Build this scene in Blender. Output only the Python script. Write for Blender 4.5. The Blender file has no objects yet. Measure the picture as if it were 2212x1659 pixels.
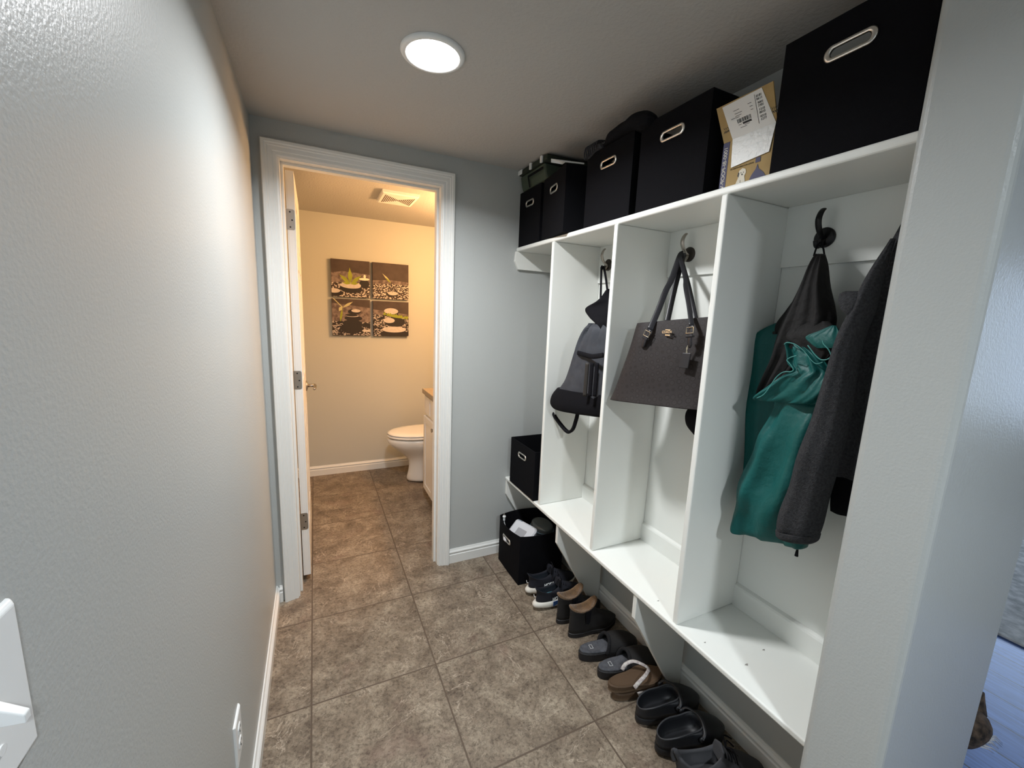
import bpy, bmesh, math, random
from mathutils import Vector, Matrix, noise
random.seed(7)
sc = bpy.context.scene
COL = sc.collection
PI = math.pi
# ------------------------------------------------------------------ camera
FPX, CW, CH = 889.54, 2212.0, 1659.0
CAM = Vector((0.210, -2.0978, 1.4206))
def cam_axes(pitch, roll, yaw):
    f = Vector((math.sin(yaw)*math.cos(pitch), math.cos(yaw)*math.cos(pitch), -math.sin(pitch)))
    r = Vector((math.cos(yaw), -math.sin(yaw), 0)); u = r.cross(f)
    c, s = math.cos(roll), math.sin(roll)
    return r*c + u*s, u*c - r*s, f
CR, CU, CF = cam_axes(0.1649, 0.0407, 0.4488)
cd = bpy.data.cameras.new('camera'); cam = bpy.data.objects.new('camera', cd); COL.objects.link(cam)
cd.sensor_fit = 'HORIZONTAL'; cd.sensor_width = 36.0; cd.lens = 36.0*FPX/CW; cd.clip_start = 0.02
M = Matrix((CR, CU, -CF)).transposed().to_4x4(); M.translation = CAM
cam.matrix_world = M
sc.camera = cam
def W(u, v, x=None, y=None, z=None):
    """where the sight line of a photo point meets a plane of the room"""
    d = CF + CR*((u-CW/2)/FPX) - CU*((v-CH/2)/FPX)
    if x is not None: t = (x-CAM.x)/d.x
    elif y is not None: t = (y-CAM.y)/d.y
    else: t = (z-CAM.z)/d.z
    return CAM + d*t
# ------------------------------------------------------------------ world, lights, exposure
sc.view_settings.view_transform = 'Standard'; sc.view_settings.look = 'None'
sc.view_settings.gamma = 1.0; sc.view_settings.use_curve_mapping = False
sc.view_settings.exposure = 0.08
w = bpy.data.worlds.new('world'); sc.world = w; w.use_nodes = True
bg = w.node_tree.nodes['Background']; bg.inputs[0].default_value = (0.45, 0.65, 1.0, 1); bg.inputs[1].default_value = 3.0
def area(name, loc, rot, size, power, color, sy=None, shape=None, spread=PI):
    l = bpy.data.lights.new(name, 'AREA'); l.energy = power; l.color = color; l.size = size
    if sy: l.shape = 'RECTANGLE'; l.size_y = sy
    if shape: l.shape = shape
    l.spread = spread
    o = bpy.data.objects.new(name, l); COL.objects.link(o); o.location = loc; o.rotation_euler = rot
    return o
LX, LY, LR = 0.553, -0.757, 0.094
area('downlight_lamp', (LX, LY, 2.155), (0, 0, 0), 0.15, 19.0, (0.97, 0.985, 1.0), shape='DISK', spread=2.7)
area('rear_downlight_lamp', (0.555, -3.03, 2.155), (0, 0, 0), 0.15, 28.0, (0.88, 0.95, 1.0), shape='DISK', spread=2.8)
area('east_window_daylight', (5.62, -1.6, 1.35), (0, PI/2, 0), 1.3, 16.0, (0.80, 0.90, 1.0), sy=2.6)
for k in range(3):
    l = bpy.data.lights.new('vanity_bulb_lamp', 'POINT'); l.energy = 15.5; l.color = (1.0, 0.53, 0.215); l.shadow_soft_size = 0.035
    o = bpy.data.objects.new('vanity_bulb_lamp', l); COL.objects.link(o); o.location = (1.33, 0.40+0.16*k, 1.86)
# ------------------------------------------------------------------ materials
def mat(name, col, rough=0.6, metal=0.0, bump=None, spec=0.5, var=None, emit=None, alpha=None, sheen=0.0, trans=0.0, coat=0.0):
    """bump=(scale, strength, distance[, detail]); var=(colour2, scale, contrast)"""
    m = bpy.data.materials.new(name); m.use_nodes = True; nt = m.node_tree; n = nt.nodes; L = nt.links
    b = n['Principled BSDF']
    b.inputs['Base Color'].default_value = (*col, 1); b.inputs['Roughness'].default_value = rough
    b.inputs['Metallic'].default_value = metal; b.inputs['Specular IOR Level'].default_value = spec
    if sheen: b.inputs['Sheen Weight'].default_value = sheen; b.inputs['Sheen Roughness'].default_value = 0.6
    if trans: b.inputs['Transmission Weight'].default_value = trans
    if coat: b.inputs['Coat Weight'].default_value = coat; b.inputs['Coat Roughness'].default_value = 0.15
    if emit: b.inputs['Emission Color'].default_value = (*emit[0], 1); b.inputs['Emission Strength'].default_value = emit[1]
    if alpha is not None: b.inputs['Alpha'].default_value = alpha
    g = n.new('ShaderNodeNewGeometry')
    if bump:
        t = n.new('ShaderNodeTexNoise'); t.inputs['Scale'].default_value = bump[0]; t.inputs['Detail'].default_value = bump[3] if len(bump) > 3 else 2.0
        L.new(g.outputs['Position'], t.inputs['Vector'])
        bp = n.new('ShaderNodeBump'); bp.inputs['Strength'].default_value = bump[1]; bp.inputs['Distance'].default_value = bump[2]
        L.new(t.outputs['Fac'], bp.inputs['Height']); L.new(bp.outputs['Normal'], b.inputs['Normal'])
    if var:
        t = n.new('ShaderNodeTexNoise'); t.inputs['Scale'].default_value = var[1]; t.inputs['Detail'].default_value = 6
        L.new(g.outputs['Position'], t.inputs['Vector'])
        r = n.new('ShaderNodeValToRGB'); c = var[2]
        r.color_ramp.elements[0].position = 0.5-c; r.color_ramp.elements[1].position = 0.5+c
        r.color_ramp.elements[0].color = (*col, 1); r.color_ramp.elements[1].color = (*var[0], 1)
        L.new(t.outputs['Fac'], r.inputs['Fac']); L.new(r.outputs['Color'], b.inputs['Base Color'])
    return m
WALL = (0.47, 0.49, 0.48)
m_wall = mat('wall_paint', WALL, 0.36, bump=(200, 0.32, 0.0016, 2), spec=0.4, var=((0.455, 0.475, 0.467), 1.5, 0.2))
m_ceil = mat('ceiling_paint', (0.50, 0.49, 0.47), 0.8, bump=(90, 0.6, 0.003, 3), spec=0.2)
m_bath = mat('lightened_bathroom_paint', (0.54, 0.545, 0.50), 0.5, bump=(200, 0.2, 0.001, 3), spec=0.3)  # taken as the hall grey; colour lightened to even out the bathroom light
m_trim = mat('white_trim_paint', (0.80, 0.81, 0.79), 0.32, spec=0.5)
m_lock = mat('white_cabinet_paint', (0.82, 0.835, 0.80), 0.38, bump=(90, 0.08, 0.001), spec=0.45)
m_door = mat('door_paint', (0.82, 0.81, 0.78), 0.4)
m_black = mat('black_bin_fabric', (0.004, 0.004, 0.0055), 0.9, bump=(900, 0.5, 0.0008), spec=0.12)
m_binin = mat('bin_lining', (0.012, 0.012, 0.014), 0.8)
m_chrome = mat('brushed_steel', (0.78, 0.74, 0.68), 0.28, metal=1.0)
m_nickel = mat('satin_nickel', (0.42, 0.39, 0.35), 0.38, metal=1.0)
m_darkmetal = mat('black_metal', (0.01, 0.01, 0.011), 0.35, metal=0.4)
m_plastic = mat('white_plastic', (0.84, 0.86, 0.86), 0.3)
m_card = mat('cardboard', (0.42, 0.29, 0.12), 0.8, var=((0.36, 0.245, 0.10), 40, 0.3))
m_navy = mat('navy_print', (0.035, 0.035, 0.10), 0.6)
m_ink = mat('black_ink', (0.01, 0.01, 0.012), 0.6)
m_label = mat('white_label', (0.72, 0.72, 0.70), 0.35, bump=(60, 0.2, 0.001))
m_tape = mat('packing_tape', (0.66, 0.67, 0.65), 0.38, bump=(90, 0.5, 0.002))
m_cardprint = mat('pale_print', (0.70, 0.66, 0.56), 0.7)
m_hole = mat('shadow_gap', (0.01, 0.01, 0.01), 0.9)
m_porc = mat('porcelain', (0.84, 0.83, 0.80), 0.12, coat=0.3)
m_counter = mat('laminate_counter', (0.36, 0.28, 0.19), 0.35, var=((0.26, 0.20, 0.13), 60, 0.2))
m_teal = mat('teal_shell_fabric', (0.003, 0.092, 0.086), 0.5, bump=(22, 0.55, 0.010, 4), spec=0.35)
m_tealedge = mat('pale_teal_piping', (0.06, 0.26, 0.24), 0.5)
m_lining = mat('black_lining_fabric', (0.0095, 0.0085, 0.0085), 0.75, bump=(26, 0.6, 0.010, 4), spec=0.3)
m_fleece = mat('charcoal_fleece', (0.030, 0.031, 0.034), 0.95, bump=(420, 0.8, 0.003, 3), spec=0.1, var=((0.058, 0.059, 0.064), 190, 0.2))
m_blackcloth = mat('black_cloth', (0.006, 0.006, 0.008), 0.9, bump=(60, 0.3, 0.003), spec=0.15)
m_pack = mat('grey_pack_fabric', (0.044, 0.048, 0.058), 0.75, bump=(300, 0.3, 0.001), var=((0.030, 0.033, 0.042), 30, 0.2))
m_leather = mat('black_strap_leather', (0.012, 0.012, 0.016), 0.35)
m_gold = mat('gold_metal', (0.92, 0.84, 0.66), 0.22, metal=1.0)
m_green = mat('olive_green_nylon', (0.055, 0.075, 0.05), 0.7, bump=(12, 0.3, 0.01))
m_greendark = mat('dark_green_nylon', (0.02, 0.028, 0.018), 0.8)
m_knit = mat('grey_knit', (0.045, 0.045, 0.052), 0.95, bump=(220, 1.0, 0.006, 3))
m_rubber = mat('black_rubber', (0.010, 0.010, 0.012), 0.55)
m_navyknit = mat('navy_black_knit', (0.008, 0.009, 0.016), 0.8, bump=(500, 0.5, 0.001))
m_midsole = mat('white_foam', (0.72, 0.70, 0.64), 0.6, bump=(25, 0.3, 0.004))
m_blue = mat('blue_foam', (0.02, 0.12, 0.45), 0.5)
m_aqua = mat('aqua_liner', (0.10, 0.35, 0.42), 0.6)
m_suede = mat('black_suede', (0.010, 0.009, 0.009), 0.85, bump=(150, 0.3, 0.001))
m_fur = mat('tan_fleece_lining', (0.20, 0.105, 0.035), 0.95, bump=(260, 1.0, 0.006, 4), sheen=0.3, var=((0.12, 0.06, 0.02), 60, 0.2))
m_darkfur = mat('black_fur_lining', (0.007, 0.007, 0.009), 0.95, bump=(260, 1.0, 0.006, 4))
m_felt = mat('grey_felt_insole', (0.10, 0.105, 0.12), 0.95, bump=(200, 0.8, 0.004, 3), var=((0.055, 0.058, 0.068), 45, 0.2))
m_brownfoam = mat('brown_foam', (0.085, 0.050, 0.026), 0.75, bump=(300, 0.3, 0.001))
m_brownside = mat('tan_foam_side', (0.115, 0.072, 0.040), 0.7)
m_whitestrap = mat('white_strap', (0.55, 0.53, 0.50), 0.5, var=((0.35, 0.30, 0.30), 120, 0.1))
m_clog = mat('black_clog_foam', (0.010, 0.011, 0.014), 0.5)
m_greyshoe = mat('charcoal_suede', (0.045, 0.046, 0.052), 0.85, bump=(300, 0.4, 0.001))
m_grass = mat('dark_container_plastic', (0.10, 0.115, 0.115), 0.25, spec=0.6)
m_clear = mat('white_container_plastic', (0.62, 0.63, 0.66), 0.3)
m_bluecap = mat('blue_grey_rubber', (0.12, 0.19, 0.25), 0.5)
m_pinkstrip = mat('pink_strip', (0.35, 0.16, 0.15), 0.6)
m_furbrown = mat('tabby_fur', (0.14, 0.095, 0.065), 0.95, bump=(300, 1.0, 0.004, 4), var=((0.02, 0.015, 0.012), 45, 0.12))
m_furwhite = mat('white_fur', (0.7, 0.7, 0.72), 0.95, bump=(300, 1.0, 0.004, 4))
m_lamp = mat('led_diffuser', (1, 1, 1), 0.5, emit=((1.0, 0.985, 0.96), 14.0))
m_bulb = mat('warm_bulb', (1, 0.8, 0.5), 0.5, emit=((1.0, 0.62, 0.3), 8.0))
m_glass = mat('window_glass', (1, 1, 1), 0.02, trans=1.0)

def tile_mat():
    m = bpy.data.materials.new('stone_tile_floor'); m.use_nodes = True; nt = m.node_tree; n = nt.nodes; L = nt.links
    b = n['Principled BSDF']; g = n.new('ShaderNodeNewGeometry'); s = n.new('ShaderNodeSeparateXYZ'); L.new(g.outputs['Position'], s.inputs[0])
    def mth(op, a, c=None, d=None):
        k = n.new('ShaderNodeMath'); k.operation = op
        for i, q in enumerate((a, c, d)):
            if q is None: continue
            if isinstance(q, (int, float)): k.inputs[i].default_value = q
            else: L.new(q, k.inputs[i])
        return k.outputs[0]
    P = 0.4577
    fx = mth('DIVIDE', mth('SUBTRACT', s.outputs[0], 0.1526), P); fy = mth('DIVIDE', mth('SUBTRACT', s.outputs[1], -0.1975), P)
    dist = mth('MINIMUM', mth('PINGPONG', fx, 0.5), mth('PINGPONG', fy, 0.5))
    gr = n.new('ShaderNodeMapRange'); gr.inputs[1].default_value = 0.0050; gr.inputs[2].default_value = 0.0075; L.new(dist, gr.inputs[0])   # 1 on the tile, 0 in the joint
    cell = n.new('ShaderNodeCombineXYZ'); L.new(mth('FLOOR', fx), cell.inputs[0]); L.new(mth('FLOOR', fy), cell.inputs[1])
    wn = n.new('ShaderNodeTexWhiteNoise'); wn.noise_dimensions = '2D'; L.new(cell.outputs[0], wn.inputs['Vector'])
    off = n.new('ShaderNodeVectorMath'); off.operation = 'MULTIPLY_ADD'; L.new(wn.outputs['Color'], off.inputs[0]); off.inputs[1].default_value = (9, 9, 9); L.new(g.outputs['Position'], off.inputs[2])
    def noi(scale, det, dis=0.0, rough=0.6):
        t = n.new('ShaderNodeTexNoise'); t.inputs['Scale'].default_value = scale; t.inputs['Detail'].default_value = det
        t.inputs['Distortion'].default_value = dis; t.inputs['Roughness'].default_value = rough; L.new(off.outputs[0], t.inputs['Vector']); return t.outputs['Fac']
    def ramp(f, els):
        r = n.new('ShaderNodeValToRGB'); cr = r.color_ramp
        while len(cr.elements) < len(els): cr.elements.new(0.5)
        for e, (p, c) in zip(cr.elements, els): e.position = p; e.color = (*c, 1)
        L.new(f, r.inputs['Fac']); return r.outputs['Color']
    def mix(f, a, c, mode='MIX'):
        k = n.new('ShaderNodeMix'); k.data_type = 'RGBA'; k.blend_type = mode
        if isinstance(f, float): k.inputs[0].default_value = f
        else: L.new(f, k.inputs[0])
        for i, q in ((6, a), (7, c)):
            if isinstance(q, tuple): k.inputs[i].default_value = (*q, 1)
            else: L.new(q, k.inputs[i])
        return k.outputs[2]
    cloud = ramp(noi(9, 12, 0.35, 0.74), [(0.30, (0.105, 0.078, 0.057)), (0.50, (0.235, 0.190, 0.142)), (0.68, (0.37, 0.315, 0.24))])
    fine = ramp(noi(85, 8, 0.5, 0.8), [(0.36, (0.36, 0.33, 0.31)), (0.52, (1.0, 1.0, 1.0)), (0.68, (1.3, 1.28, 1.25))])
    c = mix(0.95, cloud, fine, 'MULTIPLY')
    red = ramp(noi(5, 3), [(0.58, (0, 0, 0)), (0.72, (1, 1, 1))]); c = mix(mth('MULTIPLY', red, 0.30), c, (0.20, 0.115, 0.095))
    v = mth('ABSOLUTE', mth('SUBTRACT', noi(5.5, 5, 1.2, 0.62), 0.5)); vm = n.new('ShaderNodeMapRange'); vm.inputs[1].default_value = 0.0; vm.inputs[2].default_value = 0.009; vm.inputs[3].default_value = 1.0; vm.inputs[4].default_value = 0.0; L.new(v, vm.inputs[0])
    gate = n.new('ShaderNodeMapRange'); gate.inputs[1].default_value = 0.46; gate.inputs[2].default_value = 0.58; L.new(noi(7, 2), gate.inputs[0])
    c = mix(mth('MULTIPLY', mth('MULTIPLY', vm.outputs[0], gate.outputs[0]), 0.85), c, (0.50, 0.42, 0.33))
    c = mix(gr.outputs[0], (0.115, 0.085, 0.062), c)
    L.new(c, b.inputs['Base Color']); b.inputs['Roughness'].default_value = 0.5; b.inputs['Specular IOR Level'].default_value = 0.35
    h = mth('ADD', mth('MULTIPLY', gr.outputs[0], 0.9), mth('MULTIPLY', noi(18, 6), 0.5))
    bp = n.new('ShaderNodeBump'); bp.inputs['Strength'].default_value = 0.45; bp.inputs['Distance'].default_value = 0.003; L.new(h, bp.inputs['Height']); L.new(bp.outputs['Normal'], b.inputs['Normal'])
    return m
m_tile = tile_mat()
def wood_mat():
    m = bpy.data.materials.new('blue_grey_hardwood'); m.use_nodes = True; nt = m.node_tree; n = nt.nodes; L = nt.links
    b = n['Principled BSDF']; g = n.new('ShaderNodeNewGeometry')
    mp = n.new('ShaderNodeMapping'); mp.inputs['Rotation'].default_value = (0, 0, PI/2); mp.inputs['Location'].default_value = (0.03, 0.02, 0); L.new(g.outputs['Position'], mp.inputs[0])
    br = n.new('ShaderNodeTexBrick'); br.inputs['Scale'].default_value = 1.0; br.inputs['Brick Width'].default_value = 1.4; br.inputs['Row Height'].default_value = 0.165
    br.inputs['Mortar Size'].default_value = 0.003; br.inputs['Color1'].default_value = (0.13, 0.24, 0.58, 1); br.inputs['Color2'].default_value = (0.095, 0.18, 0.46, 1); br.inputs['Mortar'].default_value = (0.01, 0.01, 0.015, 1)
    L.new(mp.outputs[0], br.inputs['Vector'])
    m2 = n.new('ShaderNodeMapping'); m2.inputs['Scale'].default_value = (26, 2.2, 1); L.new(g.outputs['Position'], m2.inputs[0])
    t = n.new('ShaderNodeTexNoise'); t.inputs['Scale'].default_value = 1.5; t.inputs['Detail'].default_value = 8; t.inputs['Distortion'].default_value = 1.6; L.new(m2.outputs[0], t.inputs['Vector'])
    r = n.new('ShaderNodeValToRGB'); r.color_ramp.elements[0].position = 0.35; r.color_ramp.elements[1].position = 0.6; r.color_ramp.elements[0].color = (0.30, 0.33, 0.40, 1); L.new(t.outputs['Fac'], r.inputs['Fac'])
    k = n.new('ShaderNodeMix'); k.data_type = 'RGBA'; k.blend_type = 'MULTIPLY'; k.inputs[0].default_value = 0.7; L.new(br.outputs['Color'], k.inputs[6]); L.new(r.outputs['Color'], k.inputs[7])
    L.new(k.outputs[2], b.inputs['Base Color']); b.inputs['Roughness'].default_value = 0.33; b.inputs['Specular IOR Level'].default_value = 0.7
    return m
m_wood = wood_mat()
m_rug = mat('grey_rug_pile', (0.38, 0.38, 0.36), 0.95, bump=(60, 0.6, 0.01, 4), var=((0.66, 0.65, 0.62), 22, 0.14))

# ------------------------------------------------------------------ mesh helpers
class MB:
    def __init__(s): s.v = []; s.f = []; s.m = []
    def add(s, vs, fs, mi=0):
        o = len(s.v); s.v += [Vector(p) for p in vs]; s.f += [[i+o for i in f] for f in fs]; s.m += [mi]*len(fs); return s
    def box(s, x0, x1, y0, y1, z0, z1, mi=0):
        vs = [(x, y, z) for z in (z0, z1) for y in (y0, y1) for x in (x0, x1)]
        return s.add(vs, [(0, 2, 3, 1), (4, 5, 7, 6), (0, 1, 5, 4), (2, 6, 7, 3), (0, 4, 6, 2), (1, 3, 7, 5)], mi)
    def loft(s, rings, mi=0, closed=True, cap0=True, cap1=True):
        n = len(rings[0]); o = len(s.v)
        for r in rings: s.v += [Vector(p) for p in r]
        for i in range(len(rings)-1):
            for j in range(n if closed else n-1):
                a = o+i*n+j; b = o+i*n+(j+1) % n
                s.f.append([a, b, b+n, a+n]); s.m.append(mi)
        if cap0: s.f.append([o+j for j in range(n)][::-1]); s.m.append(mi)
        if cap1: s.f.append([o+(len(rings)-1)*n+j for j in range(n)]); s.m.append(mi)
        return s
    def tube(s, pts, r, n=10, mi=0, flat=1.0, up=None, closed=False):
        """sweep an ellipse (r wide, r*flat thick) along pts"""
        pts = [Vector(p) for p in pts]; rings = []; prev = None
        for i, p in enumerate(pts):
            if closed: t = pts[(i+1) % len(pts)]-pts[i-1]
            else: t = pts[min(i+1, len(pts)-1)]-pts[max(i-1, 0)]
            t.normalize()
            if up is not None: a = Vector(up)
            elif prev is not None: a = prev
            else: a = Vector((0, 0, 1)) if abs(t.z) < 0.9 else Vector((1, 0, 0))
            e1 = (a-t*a.dot(t)).normalized(); prev = e1; e2 = t.cross(e1)
            rr = r(i/(len(pts)-1)) if callable(r) else r
            rings.append([p+e2*(rr*math.cos(2*PI*k/n))+e1*(rr*flat*math.sin(2*PI*k/n)) for k in range(n)])
        if closed: rings.append(rings[0])
        return s.loft(rings, mi, True, not closed, not closed)
    def poly(s, pts, thick, mi=0):
        """flat polygon given a thickness vector"""
        n = len(pts); th = Vector(thick); vs = [Vector(p) for p in pts]+[Vector(p)+th for p in pts]
        fs = [list(range(n)), list(range(2*n-1, n-1, -1))]+[[i, i+n, (i+1) % n+n, (i+1) % n] for i in range(n)]
        return s.add(vs, fs, mi)
    def disc(s, c, ax, r, h, n=32, mi=0, r2=None):
        c = Vector(c); ax = Vector(ax).normalized(); a = Vector((0, 0, 1)) if abs(ax.z) < 0.9 else Vector((1, 0, 0))
        e1 = (a-ax*a.dot(ax)).normalized(); e2 = ax.cross(e1); r2 = r if r2 is None else r2
        R = lambda rr, hh: [c+ax*hh+e1*(rr*math.cos(2*PI*k/n))+e2*(rr*math.sin(2*PI*k/n)) for k in range(n)]
        return s.loft([R(r, 0), R(r2, h)], mi)
    def ball(s, c, r, mi=0, n=16, m=10):
        c = Vector(c); r = Vector(r) if not isinstance(r, (int, float)) else Vector((r, r, r)); rings = []
        for i in range(m+1):
            a = PI*(i+0.02)/(m+0.04)-PI/2
            rings.append([c+Vector((r.x*math.cos(a)*math.cos(2*PI*k/n), r.y*math.cos(a)*math.sin(2*PI*k/n), r.z*math.sin(a))) for k in range(n)])
        return s.loft(rings, mi)
    def build(s, name, mats, parent=None, smooth=False, bevel=0.0, sub=0, solid=0.0, segs=2, local=False, angle=40, fixn=True):
        me = bpy.data.meshes.new(name); me.from_pydata([tuple(p) for p in s.v], [], s.f)
        if not isinstance(mats, (list, tuple)): mats = [mats]
        for m in mats: me.materials.append(m)
        for p, mi in zip(me.polygons, s.m): p.material_index = mi; p.use_smooth = smooth
        if fixn:
            bm = bmesh.new(); bm.from_mesh(me); bmesh.ops.recalc_face_normals(bm, faces=bm.faces); bm.to_mesh(me); bm.free()
        me.update()
        o = bpy.data.objects.new(name, me); COL.objects.link(o)
        if parent is not None:
            if not local: me.transform(wm(parent).inverted())
            o.parent = parent
        if solid:
            k = o.modifiers.new('solid', 'SOLIDIFY'); k.thickness = solid; k.offset = 0
        if bevel:
            k = o.modifiers.new('bevel', 'BEVEL'); k.width = bevel; k.segments = segs; k.limit_method = 'ANGLE'; k.angle_limit = math.radians(35)
        if sub:
            k = o.modifiers.new('sub', 'SUBSURF'); k.levels = sub; k.render_levels = sub
        return o
def wm(o):
    m = o.matrix_basis.copy()
    while o.parent is not None: o = o.parent; m = o.matrix_basis @ m
    return m
def settle(o):
    """put the origin of a one-mesh thing at the middle of its base"""
    vs = [v.co for v in o.data.vertices]
    c = Vector(((min(v.x for v in vs)+max(v.x for v in vs))/2, (min(v.y for v in vs)+max(v.y for v in vs))/2, min(v.z for v in vs)))
    o.data.transform(Matrix.Translation(-c)); o.location = c; return o
def tag(o, label, cat, group=None, kind=None):
    o['label'] = label; o['category'] = cat
    if group: o['group'] = group
    if kind: o['kind'] = kind
    return o
def thing(name, label, cat, loc, rz=0.0, group=None):
    o = bpy.data.objects.new(name, None); COL.objects.link(o); o.location = loc; o.rotation_euler = (0, 0, rz); o.empty_display_size = 0.05
    return tag(o, label, cat, group)
def struct(o): o['kind'] = 'structure'; return o
def copy_tree(o, parent=None):
    c = o.copy(); COL.objects.link(c)
    if parent is not None: c.parent = parent
    for ch in [q for q in bpy.data.objects if q.parent == o and q is not c]: copy_tree(ch, c)
    return c
def lerp(a, b, t): return a+(b-a)*t
def cat(pts, n):
    """smooth curve through points (any tuple length)"""
    P = [Vector(p) for p in pts]; out = []; m = len(P)-1
    for i in range(n+1):
        t = i/n*m; k = min(int(t), m-1); u = t-k
        p0, p1, p2, p3 = P[max(k-1, 0)], P[k], P[k+1], P[min(k+2, m)]
        out.append(0.5*((2*p1)+(p2-p0)*u+(2*p0-5*p1+4*p2-p3)*u*u+(3*p1-p0-3*p2+p3)*u*u*u))
    return out
def text_mesh(body, size, origin, ex, ey, name, m, parent, depth=0.0006, bold=0.0, shear=0.0, align='LEFT'):
    c = bpy.data.curves.new(name, 'FONT'); c.body = body; c.size = size; c.extrude = depth/2; c.offset = bold; c.shear = shear; c.align_x = align
    t = bpy.data.objects.new(name, c); COL.objects.link(t); bpy.context.view_layer.update()
    me = bpy.data.meshes.new_from_object(t.evaluated_get(bpy.context.evaluated_depsgraph_get())); bpy.data.objects.remove(t)
    ex = Vector(ex).normalized(); ey = Vector(ey); ey = (ey-ex*ey.dot(ex)).normalized(); ez = ex.cross(ey)
    X = Matrix((ex, ey, ez)).transposed().to_4x4(); X.translation = Vector(origin); me.transform(X)
    me.materials.clear(); me.materials.append(m)
    o = bpy.data.objects.new(name, me); COL.objects.link(o)
    if parent is not None: me.transform(wm(parent).inverted()); o.parent = parent
    return o
# ------------------------------------------------------------------ room shell
HC, HB, YB = 2.174, 2.155, 1.63
struct(MB().box(-0.12, 1.685, -4.3, 1.75, -0.08, 0).build('floor', m_tile))
struct(MB().box(1.685, 5.75, -4.3, 1.75, -0.08, 0).build('floor', m_wood))
struct(MB().box(-0.12, 0, -4.2, 1.75, 0, 2.3).build('wall_left', m_wall))
struct(MB().box(0, 0.085, 0, 0.115, 0, HC).box(0.81, 1.49, 0, 0.115, 0, HC).box(0.085, 0.81, 0, 0.115, 2.045, HC).build('wall_far', [m_wall]))
o = MB().box(1.17, 1.68, -1.817, -1.686, 0, 2.3).build('wall_near_end', m_wall); struct(o)
k = o.modifiers.new('bullnose', 'BEVEL'); k.width = 0.014; k.segments = 4; k.limit_method = 'ANGLE'; k.angle_limit = 1.0
struct(MB().box(1.49, 1.68, -1.6865, 1.75, 0, 2.3).build('wall_right', m_wall))
struct(MB().box(0, 1.49, YB, 1.75, 0, 2.3).build('wall_bathroom_back', m_bath))
struct(MB().box(0, 0.004, 0.115, YB, 0, HB).build('wall_bathroom_left', m_bath))
struct(MB().box(1.486, 1.49, 0.115, YB, 0, HB).build('wall_bathroom_right', m_bath))
struct(MB().box(0, 1.68, -4.2, 0, HC, 2.3).box(1.68, 5.6, -4.2, 1.6, HC, 2.3).build('ceiling', m_ceil))
struct(MB().box(0, 1.49, 0.115, YB, HB, 2.3).build('ceiling', m_ceil))
struct(MB().box(-0.12, 5.75, -4.3, -4.2, 0, 2.3).build('wall_rear', m_wall))
struct(MB().box(1.68, 5.75, 1.6, 1.75, 0, 2.3).build('wall_side_room_far', m_wall))
struct(MB().box(5.6, 5.75, -4.2, -3.0, 0, 2.3).box(5.6, 5.75, -0.2, 1.6, 0, 2.3).box(5.6, 5.75, -3.0, -0.2, 0, 0.65).box(5.6, 5.75, -3.0, -0.2, 2.05, 2.3).build('wall_side_room_right', m_wall))
wi = MB().box(5.63, 5.68, -3.0, -2.95, 0.65, 2.05).box(5.63, 5.68, -0.25, -0.2, 0.65, 2.05).box(5.63, 5.68, -2.95, -0.25, 0.65, 0.70).box(5.63, 5.68, -2.95, -0.25, 2.0, 2.05).box(5.635, 5.675, -1.62, -1.58, 0.70, 2.0).build('window_1', m_trim); struct(wi)
MB().box(5.652, 5.658, -2.95, -0.25, 0.70, 2.0).build('window_pane', m_glass, wi)
# baseboards (small moulded profile: out from wall d, height z)
BP = [(0, 0), (0.013, 0), (0.0135, 0.050), (0.009, 0.054), (0.0095, 0.060), (0.0135, 0.064), (0.0135, 0.068), (0.007, 0.075), (0.004, 0.083), (0, 0.083)]
def baseboard(name, p0, p1, nrm):
    p0, p1, n = Vector(p0), Vector(p1), Vector(nrm)
    return struct(MB().loft([[p+n*d+Vector((0, 0, z)) for d, z in BP] for p in (p0, p1)]).build(name, m_trim))
baseboard('baseboard_left', (0, 0, 0), (0, -4.2, 0), (1, 0, 0))
baseboard('baseboard_far', (0.8575, 0, 0), (1.476, 0, 0), (0, -1, 0))
baseboard('baseboard_far', (0.0135, 0, 0), (0.0265, 0, 0), (0, -1, 0))
baseboard('baseboard_right', (1.49, 0, 0), (1.49, -1.686, 0), (-1, 0, 0))
baseboard('baseboard_bathroom_back', (0.0, YB, 0), (1.486, YB, 0), (0, -1, 0))
baseboard('baseboard_bathroom_left', (0.004, 0.115, 0), (0.004, YB-0.014, 0), (1, 0, 0))
# door casing (trim_1), jambs and the open six-panel door
CPF = [(0, 0), (0, 0.009), (0.005, 0.011), (0.016, 0.011), (0.019, 0.0145), (0.034, 0.0155), (0.037, 0.019), (0.043, 0.019), (0.047, 0.0225), (0.057, 0.0225), (0.0605, 0.018), (0.0605, 0)]
XL, XR, ZT = 0.094, 0.799, 2.0335
def station(k, d, h):
    return {0: (XL-d, -h, 0.0), 1: (XL-d, -h, ZT+d), 2: (XR+d, -h, ZT+d), 3: (XR+d, -h, 0.0)}[k]
struct(MB().loft([[station(k, d, h) for d, h in CPF] for k in range(4)]).build('trim_1', m_trim))
j = MB(); j.box(0.085, 0.100, 0, 0.115, 0, 2.045).box(0.793, 0.81, 0, 0.115, 0, 2.045).box(0.100, 0.793, 0, 0.115, 2.028, 2.045)
j.box(0.100, 0.111, 0.040, 0.078, 0, 2.017).box(0.782, 0.793, 0.040, 0.078, 0, 2.017).box(0.100, 0.793, 0.040, 0.078, 2.017, 2.028)
struct(j.build('trim_2', m_trim, bevel=0.0015))
d = MB(); X0, X1, Y0, Y1, Z0, Z1 = 0.113, 0.148, 0.122, 0.812, 0.032, 2.020
d.box(X0+0.006, X1-0.006, Y0, Y1, Z0, Z1)
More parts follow.
